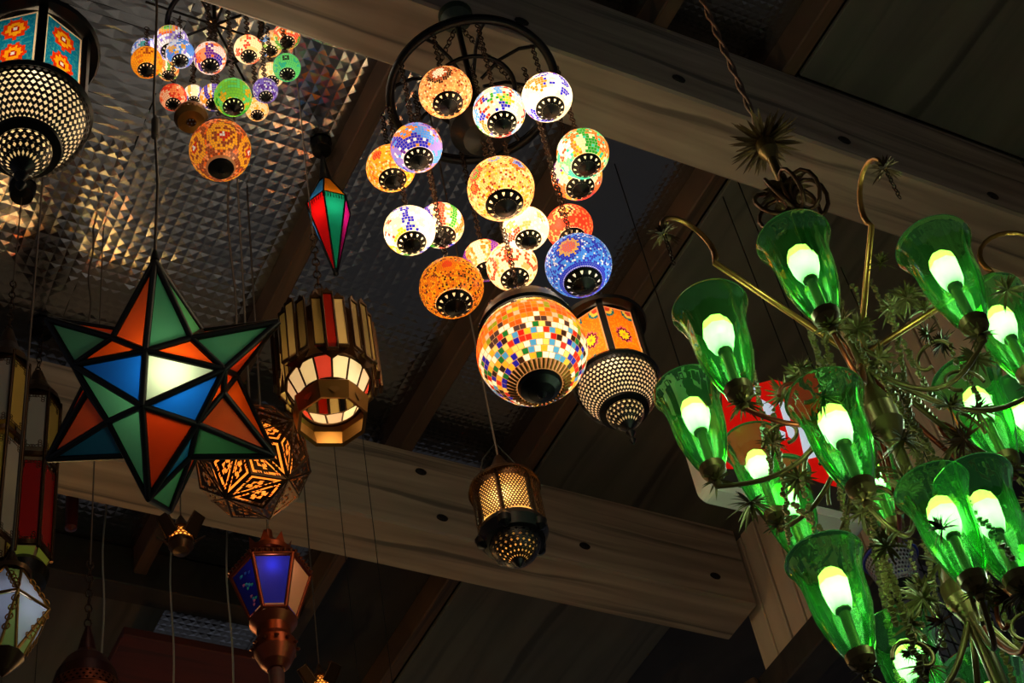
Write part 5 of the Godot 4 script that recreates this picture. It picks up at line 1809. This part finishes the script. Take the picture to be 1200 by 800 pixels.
func build_tall_lanterns() -> void:
	var can := at_y(37, 384, FOIL_Y)
	var axis := Vector3(can.x, 0, can.z)
	var y1 := y_on(axis, 480.0)
	var y0 := y_on(axis, 655.0)
	var o := Vector3(axis.x, y0, axis.z)
	o += rh * metres(14.0, o)
	var red := Color(0.32, 0.006, 0.005)
	var amb := Color(0.42, 0.28, 0.06)
	var gry := Color(0.30, 0.28, 0.24)
	var ln := tall_lantern(o, metres(30.0, o), y1 - y0, [red, amb, amb, gry, gry, gry, red, amb, amb, gry, red, gry], "tall dark hexagonal lantern with a red glass pane, hung on a chain beside the star", 0.5, FOIL_Y, true)
	omni(ln, Vector3(0, (y1 - y0) * 0.2, 0), 0.0002, Color(1.0, 0.7, 0.4), 0.015)
	var o2 := at_d(-14, 640, 4.4)
	var l2 := tall_lantern(o2, metres(30.0, o2), metres(215.0, o2) / 0.7, [gry, amb, Color(0.6, 0.5, 0.1), gry], "tall dark glass lantern with amber panes beside the red paned one", 0.3, FOIL_Y, false)
	omni(l2, Vector3(0, 0.2, 0), 0.0006, Color(1.0, 0.8, 0.4), 0.015)
	# lantern with pale bluish panes, low at the left
	var o3 := at_d(8, 722, 3.7)
	var s := metres(1.0, o3)
	var l3 := thing("pale_pane_lantern", "lantern with pale blue-white diamond panes under the tall lanterns", "lantern", o3)
	l3.rotation.y = facing(o3, 0.2)
	for k in 6:
		var a0 := TAU * k / 6.0
		var a1 := TAU * (k + 1) / 6.0
		var p0 := Vector3(sin(a0), 0, cos(a0))
		var p1 := Vector3(sin(a1), 0, cos(a1))
		var m0 := (p0 + p1) / 2.0
		for up in [1.0, -1.0]:
			var q := [p0 * 50.0 * s, p1 * 50.0 * s, m0 * 22.0 * s + Vector3.UP * up * 62.0 * s]
			part(l3, "pane", pane_mesh(q, 5.0 * s, m0 + Vector3.UP * up * 0.5, Color(0.48, 0.50, 0.62)), M.pane)
			var bar := MB.new()
			bar.tube([q[0], q[2]], 2.0 * s, 5)
			bar.tube([q[1], q[2]], 2.0 * s, 5)
			bar.tube([q[0], q[1]], 2.0 * s, 5)
			for t in 4:
				bar.ring(q[1].lerp(q[2], 0.15 + 0.16 * t) * 1.03, m0, 4.5 * s, 1.0 * s, 10, 4)
			part(l3, "filigree_bar", bar, M.brass)
			var q2 := [p1 * 50.0 * s, m0 * 22.0 * s + Vector3.UP * up * 62.0 * s, ((p1 + Vector3(sin(a1 + TAU / 6.0), 0, cos(a1 + TAU / 6.0))) / 2.0) * 22.0 * s + Vector3.UP * up * 62.0 * s]
			part(l3, "green_pane", pane_mesh(q2, 4.0 * s, p1 + Vector3.UP * up * 0.5, Color(0.30, 0.38, 0.10)), M.pane)
	var cp := MB.new()
	cp.lathe([Vector2(24.0 * s, 60.0 * s), Vector2(26.0 * s, 66.0 * s), Vector2(10.0 * s, 80.0 * s), Vector2(4.0 * s, 100.0 * s), Vector2(0, 101.0 * s)], 12)
	part(l3, "top_cap", cp, M.dark_brass)
	cp = MB.new()
	cp.lathe([Vector2(0, -90.0 * s), Vector2(8.0 * s, -82.0 * s), Vector2(24.0 * s, -62.0 * s), Vector2(20.0 * s, -58.0 * s)], 12)
	part(l3, "bottom_cap", cp, M.dark_brass)
	cable(l3, FOIL_Y, Vector3(0, 100.0 * s, 0))
	omni(l3, Vector3(8.0 * s, 0, 14.0 * s), 0.0030, Color(0.9, 0.95, 1.0), 0.015)
	# dark red lantern at the very bottom
	var o4 := at_d(100, 812, 4.3)
	var s4 := metres(1.0, o4)
	var l4 := thing("domed_lantern", "dark red domed lantern hung on a chain below the tall lantern", "lantern", o4)
	var dm := MB.new()
	dm.lathe([Vector2(40.0 * s4, 6.0 * s4), Vector2(36.0 * s4, 24.0 * s4), Vector2(26.0 * s4, 44.0 * s4), Vector2(12.0 * s4, 60.0 * s4), Vector2(8.0 * s4, 80.0 * s4), Vector2(3.0 * s4, 100.0 * s4), Vector2(0, 101.0 * s4)], 24)
	part(l4, "dome", dm, mat("dark_red_metal", Color(0.20, 0.03, 0.03), 0.4, 0.6))
	var rim := MB.new()
	var rf := func(u: float, v: float) -> Vector3:
		return Vector3(cos(u * TAU), 0, sin(u * TAU)) * (46.0 - 6.0 * v) * s4 + Vector3.UP * (-14.0 + 20.0 * v) * s4
	rim.pierced(rf, 36, 3, 0.6, Vector3.ZERO)
	part(l4, "pierced_rim", rim, M.copper)
	var body := MB.new()
	body.lathe([Vector2(0, -70.0 * s4), Vector2(20.0 * s4, -60.0 * s4), Vector2(40.0 * s4, -30.0 * s4), Vector2(45.0 * s4, -14.0 * s4)], 24)
	part(l4, "bowl", body, M.copper)
	chain_up(l4, FOIL_Y, Vector3(0, 100.0 * s4, 0))
	# dark round shade behind the tall lantern
	var o5 := at_d(86, 560, 6.0)
	var s5 := metres(1.0, o5)
	var l5 := thing("shaded_lantern", "dark round shade with a red side behind the tall hexagonal lantern", "lantern", o5)
	var sh := MB.new()
	sh.lathe([Vector2(16.0 * s5, -10.0 * s5), Vector2(18.0 * s5, 10.0 * s5), Vector2(14.0 * s5, 26.0 * s5), Vector2(4.0 * s5, 34.0 * s5), Vector2(0, 35.0 * s5)], 20)
	part(l5, "shade", sh, M.black)
	var rd := MB.new()
	rd.lathe([Vector2(0, -84.0 * s5), Vector2(7.0 * s5, -80.0 * s5), Vector2(8.0 * s5, -10.0 * s5)], 16)
	part(l5, "red_cylinder", rd, mat("deep_red_glass", Color(0.28, 0.02, 0.02), 0.3))
	cable(l5, FOIL_Y, Vector3(0, 34.0 * s5, 0))

# ------------------------------------------------------------------ sign, baskets and wire at the right
func rounded(w: float, h: float, r: float, seg := 5) -> PackedVector2Array:
	var out := PackedVector2Array()
	for c in [[w - r, r, -PI / 2], [w - r, h - r, 0.0], [r, h - r, PI / 2], [r, r, PI]]:
		for k in seg + 1:
			var a: float = c[2] + PI / 2 * k / seg
			out.append(Vector2(c[0] + cos(a) * r, c[1] + sin(a) * r))
	return out

func plate(poly: PackedVector2Array, z0: float, z1: float) -> MB:
	var mb := MB.new()
	var t := Geometry2D.triangulate_polygon(poly)
	for k in range(0, t.size(), 3):
		for z in [z0, z1]:
			mb.tri(Vector3(poly[t[k]].x, poly[t[k]].y, z), Vector3(poly[t[k + 1]].x, poly[t[k + 1]].y, z), Vector3(poly[t[k + 2]].x, poly[t[k + 2]].y, z), Vector3(0, 0, 1.0 if z == z1 else -1.0))
	var mid := Vector2.ZERO
	for p in poly:
		mid += p
	mid /= poly.size()
	for k in poly.size():
		var a := poly[k]
		var b := poly[(k + 1) % poly.size()]
		var o := (a + b) / 2.0 - mid
		mb.quad(Vector3(a.x, a.y, z0), Vector3(b.x, b.y, z0), Vector3(b.x, b.y, z1), Vector3(a.x, a.y, z1), Vector3(o.x, o.y, 0))
	return mb

func build_right_side() -> void:
	var o := at_d(831, 572, 4.5)
	var ex := (rh * cos(0.60) + fh * sin(0.60)).normalized()
	var ez := ex.cross(Vector3.UP)
	var sg := thing("lightbox_sign", "red and white lightbox sign behind the green goblets", "sign", o)
	sg.basis = Basis(ex, Vector3.UP, ez)
	var s := metres(1.0, o)
	var w := 232.0 * s
	var h := 205.0 * s
	part(sg, "case", plate(rounded(w, h, 14.0 * s), -0.05, 0.0), M.sign_edge)
	part(sg, "dark_face", plate(rounded(w - 18.0 * s, h - 26.0 * s, 6.0 * s), 0.0, 0.003), M.dark_timber, Transform3D(Basis(), Vector3(9.0 * s, 14.0 * s, 0)))
	var on_face := func(pts: Array) -> PackedVector2Array:
		var out := PackedVector2Array()
		for p in pts:
			var r := ray(p[0], p[1])
			var q: Vector3 = EYE + r * ((o - EYE).dot(ez) / r.dot(ez)) - o
			out.append(Vector2(q.dot(ex), q.dot(Vector3.UP)))
		return out
	part(sg, "sign_red_field", plate(on_face.call([[845, 462], [905, 446], [1000, 470], [1012, 580], [960, 566], [925, 553], [850, 550]]), 0.003, 0.005), M.sign_red)
	for q in [[[880, 455], [885, 454], [890, 466], [881, 464]], [[890, 469], [905, 477], [907, 488], [895, 487]], [[908, 504], [919, 508], [919, 517], [907, 516]], [[910, 469], [917, 472], [930, 508], [929, 517], [923, 513]], [[933, 498], [952, 508], [955, 537], [942, 540]]]:
		part(sg, "sign_white_mark", plate(on_face.call(q), 0.005, 0.006), M.sign_white)
	for x in [0.1, 0.9]:
		var mb := MB.new()
		mb.tube([Vector3(w * x, h, -0.02), Vector3(w * x, BEAM_TOP - 0.012 - o.y, -0.02)], 0.002, 5)
		part(sg, "hanging_wire", mb, M.wire)
	var l := AreaLight3D.new()
	l.name = "sign_light"
	l.area_size = Vector2(w * 0.7, h * 0.6)
	l.light_color = Color(1.0, 0.35, 0.3)
	l.light_energy = 0.004
	l.shadow_enabled = true
	sg.add_child(l)
	l.transform = Transform3D(Basis(Vector3.UP, PI), Vector3(w * 0.55, h * 0.5, 0.02))
	# wire grid with a grey sheet behind, bottom right
	var g := at_d(1102, 790, 4.5)
	var gx := (rh * cos(0.75) + fh * sin(0.75)).normalized()
	var gz := gx.cross(Vector3.UP)
	var gs := metres(1.0, g)
	var gr := thing("wire_grid_panel", "dark wire grid panel before a grey sheet behind the lowest goblets", "wire grid", g)
	gr.basis = Basis(gx, Vector3.UP, gz)
	for k in 12:
		var mb := MB.new()
		mb.tube([Vector3(k * 17.0 * gs, 0, 0), Vector3(k * 17.0 * gs, 215.0 * gs, 0)], 0.0026, 5)
		part(gr, "upright_wire", mb, M.wire)
	for k in 8:
		var mb := MB.new()
		mb.tube([Vector3(0, (4.0 + k * 29.0) * gs, 0.004), Vector3(187.0 * gs, (4.0 + k * 29.0) * gs, 0.004)], 0.0026, 5)
		part(gr, "cross_wire", mb, M.wire)
	var sh := MB.new()
	sh.box(Transform3D(Basis(), Vector3(93.0 * gs, 107.0 * gs, -0.03)), Vector3(180.0 * gs, 205.0 * gs, 0.006), 0.001)
	part(gr, "grey_sheet", sh, M.grey_sheet)
	for x in [0.1, 0.9]:
		var mb := MB.new()
		mb.tube([Vector3(187.0 * gs * x, 214.0 * gs, 0), Vector3(187.0 * gs * x, BEAM_TOP - 0.012 - g.y, 0)], 0.002, 5)
		part(gr, "hanging_wire", mb, M.wire)
	# blue mesh basket
	var b := at_d(1058, 690, 4.4)
	var bs := metres(1.0, b)
	var bk := thing("mesh_basket", "small blue rimmed wire mesh basket hanging between the green goblets", "basket", b)
	bk.rotation.y = facing(b, 0.3)
	var bm := MB.new()
	var bf := func(u: float, v: float) -> Vector3:
		var rr := lerpf(22.0, 32.0, v) * bs
		return Vector3(cos(u * TAU) * rr, v * 48.0 * bs, sin(u * TAU) * rr)
	bm.pierced(bf, 40, 9, 0.84, Vector3(0, 20.0 * bs, 0))
	part(bk, "mesh_side", bm, M.grey_sheet)
	var rim := MB.new()
	rim.ring(Vector3(0, 48.0 * bs, 0), Vector3.UP, 32.5 * bs, 2.2 * bs, 32, 6)
	part(bk, "rim", rim, M.blue_mesh)
	var bt := MB.new()
	bt.lathe([Vector2(0, 0), Vector2(22.0 * bs, 0), Vector2(22.5 * bs, 2.0 * bs)], 24)
	part(bk, "bottom", bt, M.wire)
	for k in 3:
		var a := TAU * k / 3.0
		var mb := MB.new()
		mb.tube([Vector3(cos(a) * 32.0 * bs, 48.0 * bs, sin(a) * 32.0 * bs), Vector3(0, 130.0 * bs, 0)], 0.0015, 5)
		part(bk, "hanging_wire", mb, M.wire)
	cable(bk, BEAM_TOP - 0.012, Vector3(0, 130.0 * bs, 0), 0.002, M.wire)

# ------------------------------------------------------------------ bare cords hanging from the foil
func build_cords() -> void:
	var list := [[[280, 20], [278, 420], 4.6, M.cord, "dark cord hanging past the brown eyed globe"], [[113, 220], [104, 380], 5.3, M.cord, "thin cord below the turquoise panel lantern"], [[121, 560], [119, 770], 5.6, M.pale_cord, "pale cord beside the tall dark lantern"], [[200, 590], [203, 830], 5.6, M.pale_cord, "pale cord below the winged lantern"], [[264, 600], [274, 830], 5.6, M.pale_cord, "pale cord beside the jewelled lantern"]]
	for c in list:
		var lo := at_d(c[1][0], c[1][1], c[2])
		var top := Vector3(lo.x, FOIL_Y - 0.002, lo.z)
		var o := thing("hanging_cord", c[4], "cord", lo, "bare cords under the ceiling")
		var mb := MB.new()
		var n := 12
		var path := []
		for k in n + 1:
			var t := float(k) / n
			var wob := 0.006 * sin(t * PI)
			path.append((top - lo) * t + Vector3(sin(t * 9.0) * wob, 0, cos(t * 7.0) * wob))
		mb.tube(path, 0.0032, 6)
		part(o, "cord", mb, c[3])
		var kn := MB.new()
		kn.lathe([Vector2(0, -0.03), Vector2(0.006, -0.02), Vector2(0.007, 0.0), Vector2(0.003, 0.01)], 8)
		part(o, "end_knot", kn, c[3])

# ------------------------------------------------------------------ lamps below the frame that the foil mirrors
func build_mirrored_lamps() -> void:
	var warm := Color(1.0, 0.85, 0.55)
	# foil spot px, py; height of the lamp; diameter; light; style; label
	var list := [
		[14, 285, 4.72, 0.24, 0.120, {"kind": "bead", "bg": ["y", "c", "y", "a", "w"]}, "golden mosaic globe lamp mirrored brightest in the foil ceiling"],
		[74, 290, 4.66, 0.19, 0.080, {"kind": "bead", "bg": ["y", "e", "c", "w", "y"]}, "yellow-green mosaic globe lamp mirrored in the foil"],
		[48, 238, 4.62, 0.16, 0.055, {"kind": "bead", "bg": ["o", "q", "y", "h"]}, "orange mosaic globe lamp mirrored in the foil"],
		[-40, 285, 4.62, 0.18, 0.070, {"kind": "bead", "bg": ["w", "y", "c"]}, "cream mosaic globe lamp mirrored in the foil"],
		[372, 72, 4.20, 0.19, 0.085, {"kind": "bead", "bg": ["a", "y", "o"]}, "amber mosaic globe lamp mirrored beside the far chandelier"],
		[344, 60, 4.05, 0.18, 0.085, {"kind": "bead", "bg": ["l", "l", "W", "t"]}, "light blue mosaic globe lamp mirrored beside the far chandelier"],
	]
	var sd := 700
	for g in list:
		var spot := at_y(g[0], g[1], FOIL_Y)
		var r := (spot - EYE).normalized()
		var t: float = (FOIL_Y - g[2]) / r.y
		var p := spot + Vector3(r.x, -r.y, r.z) * t
		var ln := thing("mosaic_globe_lamp", g[6], "lamp", p, "globe lamps below the frame")
		cable(ln, FOIL_Y - 0.002, Vector3(0, g[3] * 0.65, 0), 0.0012, M.wire)
		globe(ln, p, g[3] / 2.0, g[5], sd, 0.0, g[4] / pow(g[3] / 0.13, 2.0), warm, "")
		sd += 1

	# unseen pendant, added to light the floor that the grey foil mirrors
	for q in [[2.35, -6.2]]:
		var o := Vector3(q[0], 2.5, q[1])
		var ln := thing("added_pendant", "added white enamel pendant lamp out of view, its lit floor mirrored in foil", "lamp", o)
		var sh := MB.new()
		sh.lathe([Vector2(0.17, 0.0), Vector2(0.18, 0.005), Vector2(0.15, 0.06), Vector2(0.07, 0.12), Vector2(0.03, 0.16), Vector2(0.02, 0.2), Vector2(0, 0.2)], 28)
		part(ln, "enamel_shade", sh, M.enamel)
		var bl := MB.new()
		bl.lathe([Vector2(0, 0.0), Vector2(0.025, 0.01), Vector2(0.035, 0.035), Vector2(0.02, 0.08), Vector2(0, 0.1)], 14)
		part(ln, "bulb", bl, M.bulb)
		cable(ln, FOIL_Y - 0.002, Vector3(0, 0.2, 0), 0.004, M.wire)
		var l := SpotLight3D.new()
		l.name = "bulb_light"
		l.light_energy = 2.6
		l.light_color = Color(1.0, 0.95, 0.88)
		l.light_size = 0.05
		l.spot_angle = 34.0
		l.spot_range = 12.0
		l.spot_attenuation = 2.0
		l.shadow_enabled = true
		ln.add_child(l)
		l.position = Vector3(0, -0.02, 0)
		l.rotation.x = -PI / 2
